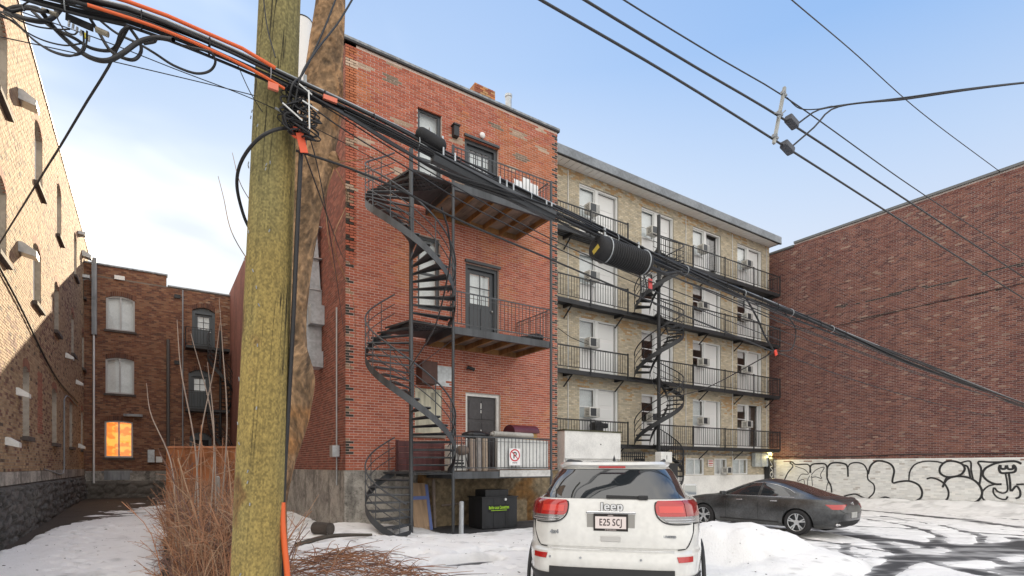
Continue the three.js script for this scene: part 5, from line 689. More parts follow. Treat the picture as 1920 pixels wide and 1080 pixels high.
  single('service_cable', [tube([P(6.85, 6.12, 3.73), P(7.06, 6.3, 3.6), P(7.34, 6.42, 3.53), P(8.38, 6.68, 3.08), P(9.1, 6.85, 2.72), P(10.09, 7.09, 2.3), P(11.95, 7.56, 1.67), P(14, 8.1, 1)], .011, 60, 6), tube([P(6.76, 5.82, 3.73), P(7.05, 6.1, 3.6), P(7.34, 6.39, 3.52), P(8.38, 6.655, 3.07), P(9.1, 6.83, 2.71), P(10.09, 7.08, 2.29), P(11.95, 7.55, 1.66), P(14, 8.09, .99)], .011, 60, 6), tube([P(6.65, 6.4, 3.74), P(6.85, 6.32, 3.7), P(7.1, 6.35, 3.62), P(7.34, 6.43, 3.53)], .007, 20, 5)], M.cable, 'twisted service cable running from the spacer up to the right', 'cable');
  // drop lines to the pale block
  single('tagged_drop_loop', [tube([P(5.73, 3.76, 3.74), P(6.0, 3.52, 3.74), P(6.15, 3.32, 3.73), P(6.33, 3.15, 3.72)], .012, 30, 6), tube([P(6.6, 3.68, 3.74), P(6.85, 3.5, 3.74), P(6.75, 3.25, 3.73), P(6.45, 3.17, 3.72)], .008, 30, 6)], M.cable, 'black drop loop hanging from the bundle in front of the pale block', 'cable');
  single('orange_tag', [sq(P(6.33, 3.17, 3.71), P(6.36, 3.11, 3.71), .05, .012)], mat([.7, .05, .02], .6), 'small red tag at the end of the hanging drop loop', 'tag');
  single('long_drop_cable', tube([P(6.38, 3.15, 3.72), P(8.9, 2.95, 3.72), P(14.3, 2.75, 3.72), P(24, 2.6, 3.72)], .006, 50, 5), M.cable, 'thin cable running from the red tag along the dark brick wall', 'cable');
  single('gallery_drop_cable', tube([P(6.33, 3.15, 3.72), P(8.0, 3.1, 6), P(11, 3.6, 9.5), P(14.5, 4.8, 13), P(17, 6.2, 15.5)], .008, 60, 5), M.cable, 'sagging cable from the red tag to the gallery stair', 'cable');
  single('wall_loop_cable', tube([P(12.6, 7.1, 16.2), P(12.8, 7.0, 16.1), P(13.4, 6.75, 16.1), P(14.5, 6.55, 16.15), P(14.7, 6.5, 16.2)], .015, 40, 5), M.cable, 'black cable loop hanging to the first air conditioner of the second gallery', 'cable');
  // pole cables
  single('pole_riser_cables', [0, 1, 2].map((k) => tube([P(.82 + .01 * k, 4.02, 3.77 + .02 * k), P(.822 + .008 * k, 3.9, 3.80 + .02 * k), P(.806 + .008 * k, 3.29, 3.86 + .02 * k), P(.788 + .008 * k, 2.61, 3.92 + .02 * k), P(.764 + .008 * k, 2.02, 3.96 + .02 * k), P(.745 + .006 * k, 1.47, 3.98 + .02 * k), P(.74 + .006 * k, .1, 4.01 + .02 * k)], .013 - .002 * k, 60, 6)), M.cable, 'black riser cables running down the side of the utility pole', 'cable');
  single('orange_riser', [tube([P(.735, 1.5, 3.96), P(.735, 1.35, 3.95), P(.745, 1.2, 3.94), P(.76, 1.02, 3.93), P(.775, .7, 3.94), P(.78, -.05, 3.95)], .02, 40, 8)], M.orange, 'orange cable guard at the foot of the utility pole', 'cable guard');
  single('pole_tag', [sq(P(.80, 3.95, 3.74), P(.83, 3.83, 3.74), .05, .006), new THREE.TorusGeometry(.03, .01, 6, 12).translate(.78, 3.95, -3.75)], mat([.8, .12, .05], .6), 'orange plastic tag tied to the cables on the pole', 'tag');
  single('pole_loop_cable', tube([P(.8, 3.98, 3.8), P(.72, 3.96, 3.75), P(.58, 3.86, 3.74), P(.49, 3.77, 3.88), P(.47, 3.7, 4.1), P(.5, 3.6, 4.2), P(.57, 3.45, 4.25), P(.68, 3.35, 4.22)], .011, 60, 7), M.cable, 'wide black cable loop around the utility pole', 'cable');
  for (const [p, r, l] of [[[[1.13, 5.24, 3.93], [.95, 4.69, 3.79], [.8, 4.3, 3.7], [.74, 4.2, 3.66], [.72, 4.1, 3.7]], .007, 'cable crossing in front of the tree trunk to the bundle'], [[[1.23, 5.2, 3.86], [1.08, 4.87, 3.82], [.89, 4.5, 3.71], [.79, 4.27, 3.66], [.76, 4.1, 3.7]], .007, 'cable curving down beside the tree trunk'], [[[.56, 5.4, 3.8], [.58, 4.89, 3.79], [.61, 4.59, 3.78], [.65, 4.38, 3.73]], .004, 'thin wire lying on the face of the utility pole']]) single('pole_top_cable', tube(p, r, 40, 6), M.cable, l, 'cable');
  { const s = thing('cable_tangle', 'tangle of small cables, clips and connectors beside the utility pole', 'cable', [.8, 4.1, 3.75]), R2 = rng(44);
    for (let k = 0; k < 16; k++) { const x = .62 + R2() * .26, y = 4.24 - R2() * .1, p = [P(x, y, 3.7)]; for (let j = 0; j < 4; j++) p.push(P(.66 + R2() * .28, y - .06 - j * .055 + (R2() - .5) * .06, 3.68 + R2() * .1)); p.push(P(.8 + R2() * .04, 3.95, 3.8)); part('cable', tube(p, .004 + R2() * .005, 40, 5), M.cable, s); }
    for (const a of [[.78, 4.22, .86, 4.18], [.8, 4.12, .9, 4.09], [.68, 4.06, .8, 3.99], [.84, 4.2, .845, 3.95]]) part('fitting', rod(P(a[0], a[1], 3.66), P(a[2], a[3], 3.66), .005, 8), M.white, s); part('orange_clip', bx(.94, 1.03, 4.2, 4.23, 3.68, 3.7), mat([.75, .2, .12], .6), s); part('orange_clip', bx(.6, .66, 4.14, 4.18, 3.68, 3.7), mat([.75, .2, .12], .6), s); }
  { // loops hanging left of the pole, about three metres from the camera
    const s = thing('slack_loops', 'slack black cable loops hanging left of the utility pole', 'cable', [-.3, 4.2, 3.7]);
    const loops = [[[[-0.368,4.337,3.847],[-0.423,4.349,3.929],[-0.471,4.268,3.939],[-0.512,4.205,3.909],[-0.572,4.207,3.939],[-0.655,4.27,4.047],[-0.699,4.308,4.114],[-0.656,4.312,4.053],[-0.572,4.276,3.942],[-0.524,4.261,3.913],[-0.482,4.226,3.943],[-0.398,4.139,3.914],[-0.295,4.029,3.803],[-0.205,3.982,3.693],[-0.145,4.03,3.669],[-0.067,4.133,3.675],[0.003,4.165,3.645],[0.089,4.12,3.537]],0.013],[[[-0.312,4.305,3.869],[-0.265,4.239,3.884],[-0.213,4.127,3.828],[-0.159,4.048,3.735],[-0.097,4.024,3.684],[-0.063,4.1,3.714],[-0.069,4.179,3.755],[-0.111,4.234,3.751],[-0.122,4.211,3.703],[-0.152,4.184,3.726],[-0.179,4.146,3.801],[-0.214,4.133,3.851],[-0.3,4.121,3.866],[-0.37,4.142,3.863],[-0.446,4.195,3.929],[-0.509,4.273,4.029],[-0.583,4.36,4.094]],0.009],[[[-0.283,4.376,3.97],[-0.194,4.32,3.957],[-0.076,4.236,3.857],[0.003,4.143,3.747],[0.105,4.06,3.669],[0.211,4.052,3.652],[0.279,4.094,3.644],[0.3,4.127,3.598],[0.273,4.145,3.561],[0.247,4.156,3.581],[0.133,4.224,3.713]],0.007],[[[-0.484,4.288,3.863],[-0.466,4.292,3.897],[-0.438,4.203,3.858],[-0.395,4.105,3.771],[-0.363,4.085,3.74],[-0.351,4.134,3.785]],0.004],[[[-0.318,4.093,3.693],[-0.32,4.06,3.74],[-0.33,4.003,3.726],[-0.376,3.937,3.699],[-0.446,3.951,3.736],[-0.549,4.06,3.857],[-0.64,4.178,3.955],[-0.694,4.184,3.958]],0.005],[[[-0.303,4.109,3.707],[-0.31,4.076,3.758],[-0.325,4.009,3.746],[-0.367,3.955,3.717],[-0.426,3.961,3.746],[-0.529,4.052,3.867],[-0.632,4.179,3.974],[-0.699,4.215,3.985]],0.005],[[[-0.38,4.102,3.734],[-0.434,4.133,3.816],[-0.527,4.133,3.857],[-0.59,4.122,3.84],[-0.647,4.158,3.869],[-0.693,4.204,3.953]],0.004],[[[-0.33,4.008,3.677],[-0.407,4.03,3.774],[-0.5,4.045,3.815],[-0.562,4.049,3.798],[-0.631,4.121,3.834],[-0.712,4.198,3.941]],0.004],[[[-0.583,4.202,3.869],[-0.596,4.264,3.924],[-0.563,4.269,3.881],[-0.495,4.241,3.778]],0.004],[[[-0.703,4.274,4.009],[-0.663,4.277,4.028],[-0.585,4.274,3.955],[-0.504,4.215,3.843],[-0.478,4.214,3.817]],0.009],[[[-0.048,4.181,3.754],[0.003,4.224,3.766],[0.01,4.228,3.74],[-0.01,4.196,3.695]],0.008]];
    for (const [pts, r] of loops) part('loop', tube(pts, r, pts.length * 10, 7), M.cable, s);
    part('terminal', sq(P(-0.4, 4.234, 3.844), P(-0.289, 4.192, 3.794), .035, .03), M.rubber, s); for (let k = 0; k < 6; k++) part('connector', rod(P(-0.387 + k * 0.0172, 4.186 - k * 0.0088, 3.799), P(-0.388 + k * 0.0172, 4.151 - k * 0.0088, 3.787), .006, 6), k === 4 ? mat([.7, .6, .05], .5) : M.alu, s);
    part('strand_grip', [rod(P(-0.512, 4.267, 3.906), P(-0.445, 4.246, 3.873), .012, 6), rod(P(-0.271, 4.199, 3.806), P(-0.215, 4.185, 3.793), .016, 8)], worn([.42, .37, .28], .7, .002), s);
    single('left_drop_cable', tube([P(-0.125, 4.273, 3.805), P(-0.172, 4.187, 3.86), P(-0.216, 4.145, 3.986), P(-0.372, 4.103, 4.449), P(-0.559, 4.082, 5.054), P(-0.705, 4.151, 5.631), P(-1.43, 4.239, 8.153), P(-2.656, 4.056, 11.97)], .0075, 60, 7), M.cable, 'single dark cable falling from the loops toward the sunlit wall', 'cable');
    single('long_thin_wire', tube([P(-0.791, 3.866, 3.647), P(-0.667, 3.982, 3.805), P(-0.418, 4.064, 3.879), P(-0.129, 4.133, 3.928), P(0.567, 4.224, 3.945), P(0.949, 4.171, 3.812)], .003, 40, 5), M.cable, 'thin wire sagging to the pole below the loops', 'wire');
    single('second_thin_wire', tube([P(-0.575, 4.112, 3.744), P(-0.249, 4.163, 3.827), P(0.112, 4.181, 3.888), P(0.551, 4.127, 3.836), P(1.1, 4.041, 3.831), P(1.67, 4.066, 4.053)], .003, 40, 5), M.cable, 'second thin wire sloping past the pole toward the red wall', 'wire');
    single('twig_wire', tube([P(0.436, 4.398, 3.912), P(0.526, 4.186, 3.877), P(0.594, 4.084, 3.867)], .003, 20, 5), M.cable, 'short thin wire hanging beside the pole under the bundle', 'wire');
    single('cross_wire', tube([P(0.805, 4.17, 3.787), P(1.043, 4.179, 4.35), P(1.638, 4.269, 6.115), P(3.553, 4.53, 12.046), P(4.559, 4.317, 14.859)], .005, 40, 5), M.cable, 'wire dropping past the tree to the red building corner', 'wire');
  }
}

// ================= vehicles =================
const font = await new FontLoader().loadAsync('fonts/droid/droid_sans_bold.typeface.json');
class Body {                 // a car body described by its outline at a rising series of heights: y, half width, rear z, front z, squareness
  constructor(levels) { this.l = levels; }
  at(y) { const l = this.l; let k = 0; while (k < l.length - 2 && y > l[k + 1][0]) k++; const t = clamp((y - l[k][0]) / (l[k + 1][0] - l[k][0])); return l[k].map((v, i) => lerp(v, l[k + 1][i], t)); }
  pt(phi, y) { const [, w, zr, zf, e] = this.at(y), c = Math.cos(phi), s = Math.sin(phi), f = (v) => Math.sign(v) * Math.pow(Math.abs(v), 2 / e); return new THREE.Vector3(w * f(c), y, (zr + zf) / 2 + (zr - zf) / 2 * f(s)); }
  rear(x, y) { const [, w, zr, zf, e] = this.at(y); return new THREE.Vector3(x, y, (zr + zf) / 2 + (zr - zf) / 2 * Math.pow(Math.max(0, 1 - Math.pow(Math.abs(x) / w, e)), 1 / e)); }
  side(z, y, sgn) { const [, w, zr, zf, e] = this.at(y), L = (zr - zf) / 2; return new THREE.Vector3(sgn * w * Math.pow(Math.max(0, 1 - Math.pow(Math.abs(z - (zr + zf) / 2) / L, e)), 1 / e), y, z); }
  shell(steps = 4, N = 120) {
    const ys = []; for (let i = 0; i + 1 < this.l.length; i++) for (let k = 0; k < steps; k++) ys.push(lerp(this.l[i][0], this.l[i + 1][0], k / steps)); ys.push(this.l[this.l.length - 1][0]);
    const phis = []; for (let i = 0; i < N; i++) { const t = i / N * 4, q = Math.floor(t), f = t - q, g = f < .5 ? Math.pow(2 * f, 2) / 2 : 1 - Math.pow(2 - 2 * f, 2) / 2; phis.push((q + lerp(f, g, .35)) * Math.PI / 2); }
    const pos = [], idx = [], uv = []; for (const y of ys) for (const p of phis) { const v = this.pt(p, y); pos.push(v.x, v.y, v.z); uv.push(v.x + v.z, v.y); }
    for (let j = 0; j + 1 < ys.length; j++) for (let i = 0; i < N; i++) { const a = j * N + i, b = j * N + (i + 1) % N; idx.push(a, a + N, b, b, a + N, b + N); }
    for (const [j, up] of [[0, 0], [ys.length - 1, 1]]) { const c = pos.length / 3, [, , zr, zf] = this.at(ys[j]); pos.push(0, ys[j], (zr + zf) / 2); uv.push(0, 0); for (let i = 0; i < N; i++) { const a = j * N + i, b = j * N + (i + 1) % N; idx.push(...(up ? [a, c, b] : [a, b, c])); } }
    const g = new THREE.BufferGeometry(); g.setAttribute('position', new THREE.Float32BufferAttribute(pos, 3)); g.setAttribute('uv', new THREE.Float32BufferAttribute(uv, 2)); g.setIndex(idx); g.computeVertexNormals(); return g;
  }
}
function patch(S, u0, u1, v0, v1, nu, nv, off, deep = .03) {     // a panel that follows the body, standing off it, with closed edges
  const f = (q, v) => typeof q === 'function' ? q(v) : q, at = (i, j, o) => { const v = lerp(v0, v1, j / nv), u = lerp(f(u0, v), f(u1, v), i / nu), e = .004, p = S(u, v), a = S(u + e, v).sub(S(u - e, v)), b = S(u, Math.min(v + e, v1 + e)).sub(S(u, v - e)), n = a.cross(b).normalize(); const ref = new THREE.Vector3(p.x, 0, p.z + 2); if (n.dot(ref) < 0) n.negate(); return p.addScaledVector(n, o); };
  const pos = [], idx = [], W = nu + 1; for (const o of [off, off - deep]) for (let j = 0; j <= nv; j++) for (let i = 0; i <= nu; i++) { const p = at(i, j, o); pos.push(p.x, p.y, p.z); }
  const B = W * (nv + 1), quad = (a, b, c, d) => idx.push(a, b, c, b, d, c);
  for (let j = 0; j < nv; j++) for (let i = 0; i < nu; i++) quad(j * W + i, j * W + i + 1, (j + 1) * W + i, (j + 1) * W + i + 1);
  for (let i = 0; i < nu; i++) { quad(i, i + 1, B + i, B + i + 1); quad(nv * W + i, nv * W + i + 1, B + nv * W + i, B + nv * W + i + 1); } for (let j = 0; j < nv; j++) { quad(j * W, (j + 1) * W, B + j * W, B + (j + 1) * W); quad(j * W + nu, (j + 1) * W + nu, B + j * W + nu, B + (j + 1) * W + nu); }
  const g = new THREE.BufferGeometry(); g.setAttribute('position', new THREE.Float32BufferAttribute(pos, 3)); g.setIndex(idx); g.computeVertexNormals(); return toCreasedNormals(g, .7);
}
function cutArches(geo, wheels, r) {
  const ev = new Evaluator(); ev.attributes = ['position', 'normal', 'uv']; let b = new Brush(geo); b.updateMatrixWorld();
  for (const [x, z] of wheels) { const c = new Brush(new THREE.CylinderGeometry(r, r, .5, 40).rotateZ(Math.PI / 2)); c.position.set(x, r * .82, z); c.updateMatrixWorld(); b = ev.evaluate(b, c, SUBTRACTION); b.updateMatrixWorld(); }
  return b.geometry;
}
function wheel(car, x, z, r, w, rim, m, label) {
  const g = new THREE.Group(); g.name = 'wheel'; g.position.set(x, r, z); car.add(g); const s = Math.sign(x);
  const prof = [[rim * .98, -w / 2], [r * .9, -w / 2], [r * .975, -w * .42], [r, -w * .3], [r, w * .3], [r * .975, w * .42], [r * .9, w / 2], [rim * .98, w / 2], [rim * .9, w * .3]];
  lpart('tyre', new THREE.LatheGeometry(prof.map((p) => new THREE.Vector2(...p)), 48).rotateZ(Math.PI / 2), M.rubber, g);
  const sp = [new THREE.TorusGeometry(rim * .97, .014, 8, 48).rotateY(Math.PI / 2).translate(s * w * .42, 0, 0), new THREE.CylinderGeometry(.07, .07, .03, 20).rotateZ(Math.PI / 2).translate(s * w * .36, 0, 0)];
  for (let k = 0; k < 5; k++) for (const o of [-.16, .16]) { const a = k * Math.PI * .4 + .3, b = a + o; sp.push(sq(new THREE.Vector3(s * w * .36, .05 * Math.sin(a), .05 * Math.cos(a)), new THREE.Vector3(s * w * .4, rim * .96 * Math.sin(b), rim * .96 * Math.cos(b)), .028, .03)); }
  lpart('rim', sp, m, g); lpart('brake_disc', new THREE.CylinderGeometry(rim * .9, rim * .9, .02, 32).rotateZ(Math.PI / 2).translate(s * w * .12, 0, 0), M.darkpaint, g);
  return g;
}
const tailRed = mat([.42, .012, .012], .12, { clearcoat: 1, clearcoatRoughness: .03 }), carGlass = mat([.022, .026, .03], .04, { clearcoat: 1, clearcoatRoughness: .02, ior: 1.7 }), chrome = mat([.8, .8, .8], .12, { metalness: 1 }), trimBlack = mat([.02, .02, .021], .6), clearLens = mat([.45, .46, .47], .15, { clearcoat: 1, metalness: .4 });
const dirtMap = tex(512, (u, v) => { const a = fbm(u * 6, v * 6, 5, 401, 6), b = fbm(u * 50, v * 50, 2, 403, 50); const k = clamp(.96 + (a - .5) * .09 + (b - .5) * .06); return [k, k, k * .99]; }, .5, true);
{ // ---- white sport utility ----
  const t = new THREE.Group(); t.name = numbered('white_suv'); scene.add(t); tag(t, 'white sport utility vehicle parked with its tail toward the street', 'car');
  t.position.copy(P(3.93, 0, 4.08)); t.rotation.y = -(33.6 + 14) * D2R; t.scale.setScalar(1.03);
  const B = new Body([[.30, .80, -.2, -4.6, 5], [.36, .87, -.08, -4.72, 5], [.50, .92, -.015, -4.8, 5.5], [.60, .945, 0, -4.8, 6], [.74, .955, -.005, -4.8, 6], [.82, .958, -.02, -4.8, 6], [.85, .957, -.065, -4.8, 6], [1.0, .953, -.075, -4.78, 6], [1.12, .94, -.09, -4.72, 6], [1.22, .93, -.105, -4.5, 6], [1.32, .905, -.13, -4.2, 6], [1.36, .835, -.165, -3.8, 6], [1.385, .79, -.18, -3.6, 6], [1.48, .74, -.24, -3.3, 6], [1.57, .69, -.305, -3.05, 6], [1.66, .635, -.37, -2.8, 5], [1.71, .585, -.42, -2.65, 4.5], [1.745, .48, -.6, -2.4, 4], [1.76, .3, -.8, -2.2, 3]]);
  const paint = mat([.73, .725, .71], .22, { clearcoat: .9, clearcoatRoughness: .08, map: dirtMap });
  const r = .385, zr = -.98, zf = -3.89;
  lpart('body', toCreasedNormals(cutArches(B.shell(), [[-.82, zr], [.82, zr], [-.82, zf], [.82, zf]], .47), .6), paint, t);
  const R = (x, y) => B.rear(x, y);
  lpart('rear_window', patch(R, (y) => -.745 + (y - 1.36) * .42, (y) => .745 - (y - 1.36) * .42, 1.362, 1.665, 30, 8, .006), carGlass, t);
  const gate = lpart('tailgate', patch(R, (y) => -.80 + Math.max(0, 1.02 - y) * .5, (y) => .80 - Math.max(0, 1.02 - y) * .5, .875, 1.345, 40, 12, .012, .04), paint, t);
  lpart('shut_line', [1, -1].map((s) => tube([[.80, 1.36], [.815, 1.2], [.815, 1.03], [.74, .875], [.66, .862]].map(([x, y]) => B.rear(s * x, y).add(new THREE.Vector3(0, 0, .006))), .006, 30, 5)), trimBlack, t);
  for (const s of [-1, 1]) {
    const Q = (u, v) => B.pt(s > 0 ? u : Math.PI - u, v), arc = (pts, off, r) => tube(pts.map(([a, y]) => Q(a * D2R, y).add(new THREE.Vector3(s * off * .6, 0, off))), r, 50, 5);
    const tl = lpart('tail_light', patch(Q, (y) => (83.6 - Math.pow(Math.abs(y - 1.262) / .075, 4) * 2) * D2R, 62 * D2R, 1.19, 1.335, 16, 8, .022, .05), tailRed, t); lpart('tail_light', patch(Q, 61 * D2R, 36 * D2R, 1.19, 1.335, 12, 6, .022, .05), mat([.26, .008, .012], .12, { clearcoat: 1, clearcoatRoughness: .03 }), t);
    lpart('light_bar', patch(Q, 82 * D2R, 64 * D2R, 1.225, 1.29, 14, 3, .026, .02), mat([.62, .03, .02], .2, { clearcoat: 1 }), tl);
    lpart('lower_lens', patch(Q, (y) => 82.4 * D2R - (1.185 - y) * 1.3, 36 * D2R, 1.125, 1.186, 18, 4, .02, .05), mat([.2, .2, .205], .15, { clearcoat: 1, metalness: .3 }), tl); for (const y of [1.14, 1.163]) lpart('lens_bar', arc([[80 - (1.16 - y) * 90, y], [74, y], [66, y], [58, y], [48, y]], .022, .004), chrome, tl);
    lpart('bezel', arc([[40, 1.342], [58, 1.342], [72, 1.342], [80, 1.341], [83.4, 1.33], [84.2, 1.29], [83.8, 1.2], [81, 1.14], [76, 1.118], [64, 1.114], [40, 1.114]], .018, .007), trimBlack, tl);
    lpart('reflector', patch(R, s > 0 ? (y) => .64 + (.82 - y) * .3 : (y) => -.80, s > 0 ? (y) => .80 : (y) => -.64 - (.82 - y) * .3, .745, .80, 10, 3, .01, .03), tailRed, t);
    lpart('roof_rail', [tube([new THREE.Vector3(s * .545, 1.725, -.7), new THREE.Vector3(s * .55, 1.757, -.85), new THREE.Vector3(s * .555, 1.765, -1.6), new THREE.Vector3(s * .55, 1.755, -2.3), new THREE.Vector3(s * .54, 1.72, -2.5)], .016, 30, 8)], M.darkpaint, t);
    const mi = lpart('mirror', [new RoundedBoxGeometry(.2, .17, .11, 3, .04).translate(s * 1.0, 1.34, -3.12), sq(new THREE.Vector3(s * .85, 1.27, -3.15), new THREE.Vector3(s * .95, 1.3, -3.13), .05)], paint, t); lpart('mirror_glass', lb(s * 1.0 - .085, s * 1.0 + .085, 1.27, 1.41, -3.064, -3.06), mat([.6, .65, .68], .03, { metalness: 1 }), mi);
    for (const z of [zr, zf]) { wheel(t, s * .80, z, r, .25, .255, M.alu); lpart('wheel_flare', new THREE.TorusGeometry(.475, .022, 8, 40, Math.PI * 1.06).rotateY(Math.PI / 2).rotateX(-.1).translate(s * .945, .385, z), trimBlack, t); }
    lpart('side_window', patch((u, v) => B.side(u, v, s), (y) => -1.3 - (y - 1.37) * .7, (y) => -3.3 + (y - 1.37) * 1.9, 1.395, 1.64, 20, 5, .005), carGlass, t);
  }
  const bump = lpart('lower_bumper', patch((u, v) => B.pt(u, v), 150 * D2R, 30 * D2R, .32, .60, 60, 6, .016, .05), trimBlack, t);
  lpart('lower_bumper', patch(R, -.62, .62, .60, .67, 30, 3, .018, .05), trimBlack, t);
  lpart('diffuser_slot', patch(R, -.55, .55, .42, .5, 20, 2, .024, .02), mat([.008, .008, .008], .9), bump);
  lpart('chrome_strip', patch(R, -.62, .62, .832, .852, 30, 2, .02, .05), chrome, t);
  lpart('spoiler', [patch(R, (y) => -.57, (y) => .57, 1.675, 1.705, 30, 3, .05, .15)], paint, t); lpart('brake_light', lb(-.14, .14, 1.678, 1.70, -.322, -.308), tailRed, t);
  lpart('wiper', [sq(new THREE.Vector3(-.05, 1.385, -.15), new THREE.Vector3(.36, 1.375, -.165), .03, .02), new RoundedBoxGeometry(.1, .045, .03, 2, .012).translate(.32, 1.378, -.14)], trimBlack, t);
  lpart('antenna_fin', new THREE.ConeGeometry(.05, .09, 10).scale(.5, 1, 1.6).translate(-.02, 1.79, -1.05), trimBlack, t);
  lpart('exhaust_tip', new THREE.TorusGeometry(.055, .012, 8, 24).scale(1.1, 1, 1).translate(.5, .39, .0), chrome, t);
  const letter = (txt, size, x, y, m, name, z, bev = .0015) => { const g = new TextGeometry(txt, { font, size, depth: .008, curveSegments: 4, bevelEnabled: true, bevelSize: bev, bevelThickness: .002, bevelSegments: 2 }); g.computeBoundingBox(); g.translate(x - (g.boundingBox.max.x + g.boundingBox.min.x) / 2, y, (z ?? B.rear(x, y).z) + .012); return lpart(name, g, m, gate); };
  letter('Jeep', .08, 0, 1.245, mat([.75, .76, .77], .3, { metalness: .3 }), 'badge'); letter('Jeep', .08, 0, 1.245, trimBlack, 'badge_outline', B.rear(0, 1.245).z - .006, .006); letter('4x4', .04, -.58, 1.0, M.steelgrey, 'badge'); letter('LIMITED', .022, .58, .985, M.steelgrey, 'badge');
  { const cv = document.createElement('canvas'); cv.width = 512; cv.height = 256; const q = cv.getContext('2d'); q.fillStyle = '#1a1310'; q.fillRect(0, 0, 512, 256); q.fillStyle = '#e2d6d2'; q.fillRect(26, 36, 460, 184); q.fillStyle = '#3a2a2a'; q.font = 'bold 132px sans-serif'; q.textAlign = 'center'; q.save(); q.translate(256, 176); q.scale(.78, 1.1); q.fillText('E25 SCJ', 0, 0); q.restore(); q.fillStyle = '#d8ccc8'; q.font = 'bold 22px sans-serif'; q.fillText('QUÉBEC', 256, 28); q.fillText('JE ME SOUVIENS', 256, 246); const ct = new THREE.CanvasTexture(cv); ct.colorSpace = THREE.SRGBColorSpace;
    const pz = B.rear(0, 1.12).z + .03; lpart('plate_recess', lb(-.24, .24, 1.02, 1.22, pz - .04, pz - .012), mat([.3, .29, .27], .4), gate); const pl = shade(new THREE.Mesh(new THREE.PlaneGeometry(.345, .172), mat([1, 1, 1], .5, { map: ct }))); pl.name = 'licence_plate'; pl.position.set(0, 1.125, pz - .002); gate.add(pl); lpart('plate_bar', new RoundedBoxGeometry(.5, .03, .03, 2, .01).translate(0, 1.225, pz - .02), chrome, gate); }
  lpart('gate_handle', new RoundedBoxGeometry(.2, .06, .02, 2, .01).translate(0, .96, B.rear(0, .96).z + .012), mat([.5, .49, .47], .4), gate); lpart('sensor', [-.3, .3, -.62].map((x) => new THREE.CylinderGeometry(.012, .012, .02, 10).rotateX(Math.PI / 2).translate(x, .765, B.rear(x, .765).z + .002)), M.steelgrey, t);
}
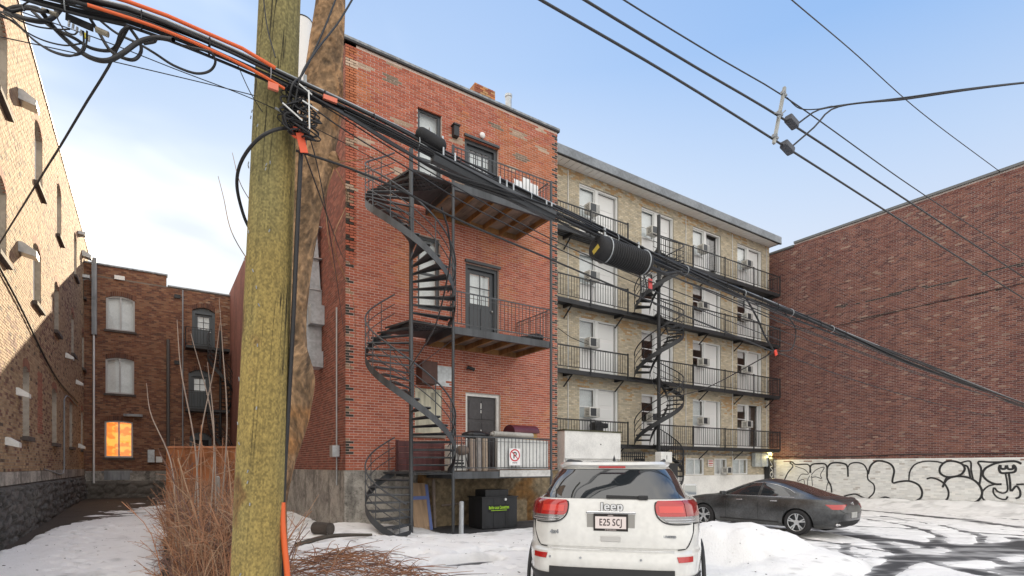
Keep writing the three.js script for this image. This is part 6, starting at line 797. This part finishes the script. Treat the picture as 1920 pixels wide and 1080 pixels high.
{ // ---- dark saloon ----
  const t = new THREE.Group(); t.name = numbered('grey_sedan'); scene.add(t); tag(t, 'dirty dark grey coupe-roofed sedan parked by the graffiti wall', 'car');
  t.position.copy(P(14.85, -.04, 6.6)); t.rotation.y = 3.4 * D2R;
  const B = new Body([[.19, .80, -.3, -4.5, 4.5], [.28, .88, -.1, -4.62, 4.5], [.42, .905, -.02, -4.69, 4.8], [.58, .915, 0, -4.69, 5], [.70, .912, -.01, -4.66, 5], [.80, .90, -.03, -4.55, 5], [.88, .885, -.07, -4.3, 5], [.94, .865, -.16, -3.95, 5], [.975, .83, -.38, -3.6, 4.8], [1.02, .80, -.6, -3.42, 4.6], [1.12, .755, -.92, -3.12, 4.4], [1.22, .70, -1.2, -2.86, 4.2], [1.32, .62, -1.52, -2.58, 4], [1.38, .54, -1.78, -2.4, 3.6], [1.415, .42, -2.0, -2.25, 3.2], [1.43, .25, -2.1, -2.18, 3]]);
  const paint = mat([.078, .083, .09], .35, { clearcoat: .7, clearcoatRoughness: .2, map: tex(512, (u, v) => { const a = fbm(u * 5, v * 5, 5, 411, 5), b = fbm(u * 60, v * 60, 2, 413, 60), k = clamp(.72 + (a - .5) * .7 + (b - .5) * .3); return [k, k, k * .99]; }, .6, true) });
  const r = .33, zr = -1.02, zf = -3.75;
  lpart('body', toCreasedNormals(cutArches(B.shell(), [[-.8, zr], [.8, zr], [-.8, zf], [.8, zf]], .385), .6), paint, t);
  const R = (x, y) => B.rear(x, y), S = (s) => (u, v) => B.side(u, v, s);
  lpart('rear_window', patch(R, (y) => -.60 + (y - 1.0) * .5, (y) => .60 - (y - 1.0) * .5, 1.0, 1.36, 20, 8, .005), carGlass, t);
  for (const s of [-1, 1]) {
    lpart('side_window', patch(S(s), (y) => -1.2 - Math.max(0, y - 1.0) * 1.35, (y) => -2.02 + (y - 1.0) * .12, .985, 1.31, 12, 6, .005), carGlass, t);
    lpart('side_window', patch(S(s), (y) => -2.1 + (y - 1.0) * .12, (y) => -3.1 + (y - 1.0) * 1.5, .985, 1.32, 12, 6, .005), carGlass, t);
    const arch = []; for (let k = 0; k <= 16; k++) { const q = k / 16, z = lerp(-1.12, -3.2, q), y = .975 + .36 * Math.pow(Math.sin(Math.PI * clamp(q * .94 + .04)), .62); arch.push(B.side(z, Math.min(y, 1.345), s).add(new THREE.Vector3(s * .012, 0, 0))); }
    lpart('window_trim', [tube(arch, .008, 60, 5), tube([-1.1, -1.6, -2.1, -2.6, -3.2].map((z) => B.side(z, .972, s).add(new THREE.Vector3(s * .01, 0, 0))), .008, 30, 5)], chrome, t);
    lpart('pillar', [sq(B.side(-2.05, .98, s).add(new THREE.Vector3(s * .006, 0, 0)), B.side(-2.01, 1.33, s).add(new THREE.Vector3(s * .006, 0, 0)), .02, .07)], trimBlack, t);
    for (const z of [-1.62, -2.6]) lpart('door_handle', new RoundedBoxGeometry(.03, .028, .19, 2, .01).translate(B.side(z, .86, s).x + s * .014, .86, z), chrome, t);
    lpart('door_seam', [[-2.06, 0], [-1.3, .12], [-3.02, 0]].map(([z, k]) => tube([.96, .8, .6, .4, .3].map((y) => B.side(z + k * (y < .75 ? (.75 - y) * -2 : 0), y, s).add(new THREE.Vector3(s * .001, 0, 0))), .004, 20, 4)), mat([.008, .008, .008], .8), t);
    lpart('tail_light', patch((u, v) => B.pt(s > 0 ? u : Math.PI - u, v), (y) => 84 * D2R - (.82 - y) * 1.5, (y) => 42 * D2R + (.82 - y) * 1.5, .70, .82, 18, 4, .012, .03), tailRed, t);
    lpart('mirror', new RoundedBoxGeometry(.2, .12, .12, 3, .04).translate(s * 1.0, 1.02, -3.05), paint, t); lpart('exhaust_trim', new RoundedBoxGeometry(.2, .07, .06, 2, .02).translate(s * .58, .32, B.rear(.58, .32).z + .01), chrome, t);
    for (const z of [zr, zf]) wheel(t, s * .80, z, r, .23, .235, M.alu);
    lpart('sill_trim', tube([-1.5, -2.2, -3.2].map((z) => B.side(z, .3, s).add(new THREE.Vector3(s * .006, 0, 0))), .02, 20, 5), trimBlack, t);
  }
  lpart('boot_seam', [tube([[-.62, .90], [-.64, .72], [-.5, .62], [.5, .62], [.64, .72], [.62, .90]].map(([x, y]) => B.rear(x, y).add(new THREE.Vector3(0, 0, .001))), .005, 50, 4)], mat([.008, .008, .008], .8), t);
  lpart('diffuser', patch(R, -.6, .6, .26, .4, 24, 3, .01, .04), trimBlack, t); lpart('plate', lb(-.16, .16, .48, .62, B.rear(0, .55).z - .01, B.rear(0, .55).z + .012), worn([.5, .5, .48], .5, .001), t); lpart('badge', new THREE.TorusGeometry(.045, .007, 6, 24).translate(0, .83, B.rear(0, .83).z + .006), chrome, t); lpart('boot_lip', patch(R, -.6, .6, .93, .955, 20, 2, .02, .05), paint, t);
}

renderer.render(scene, camera);
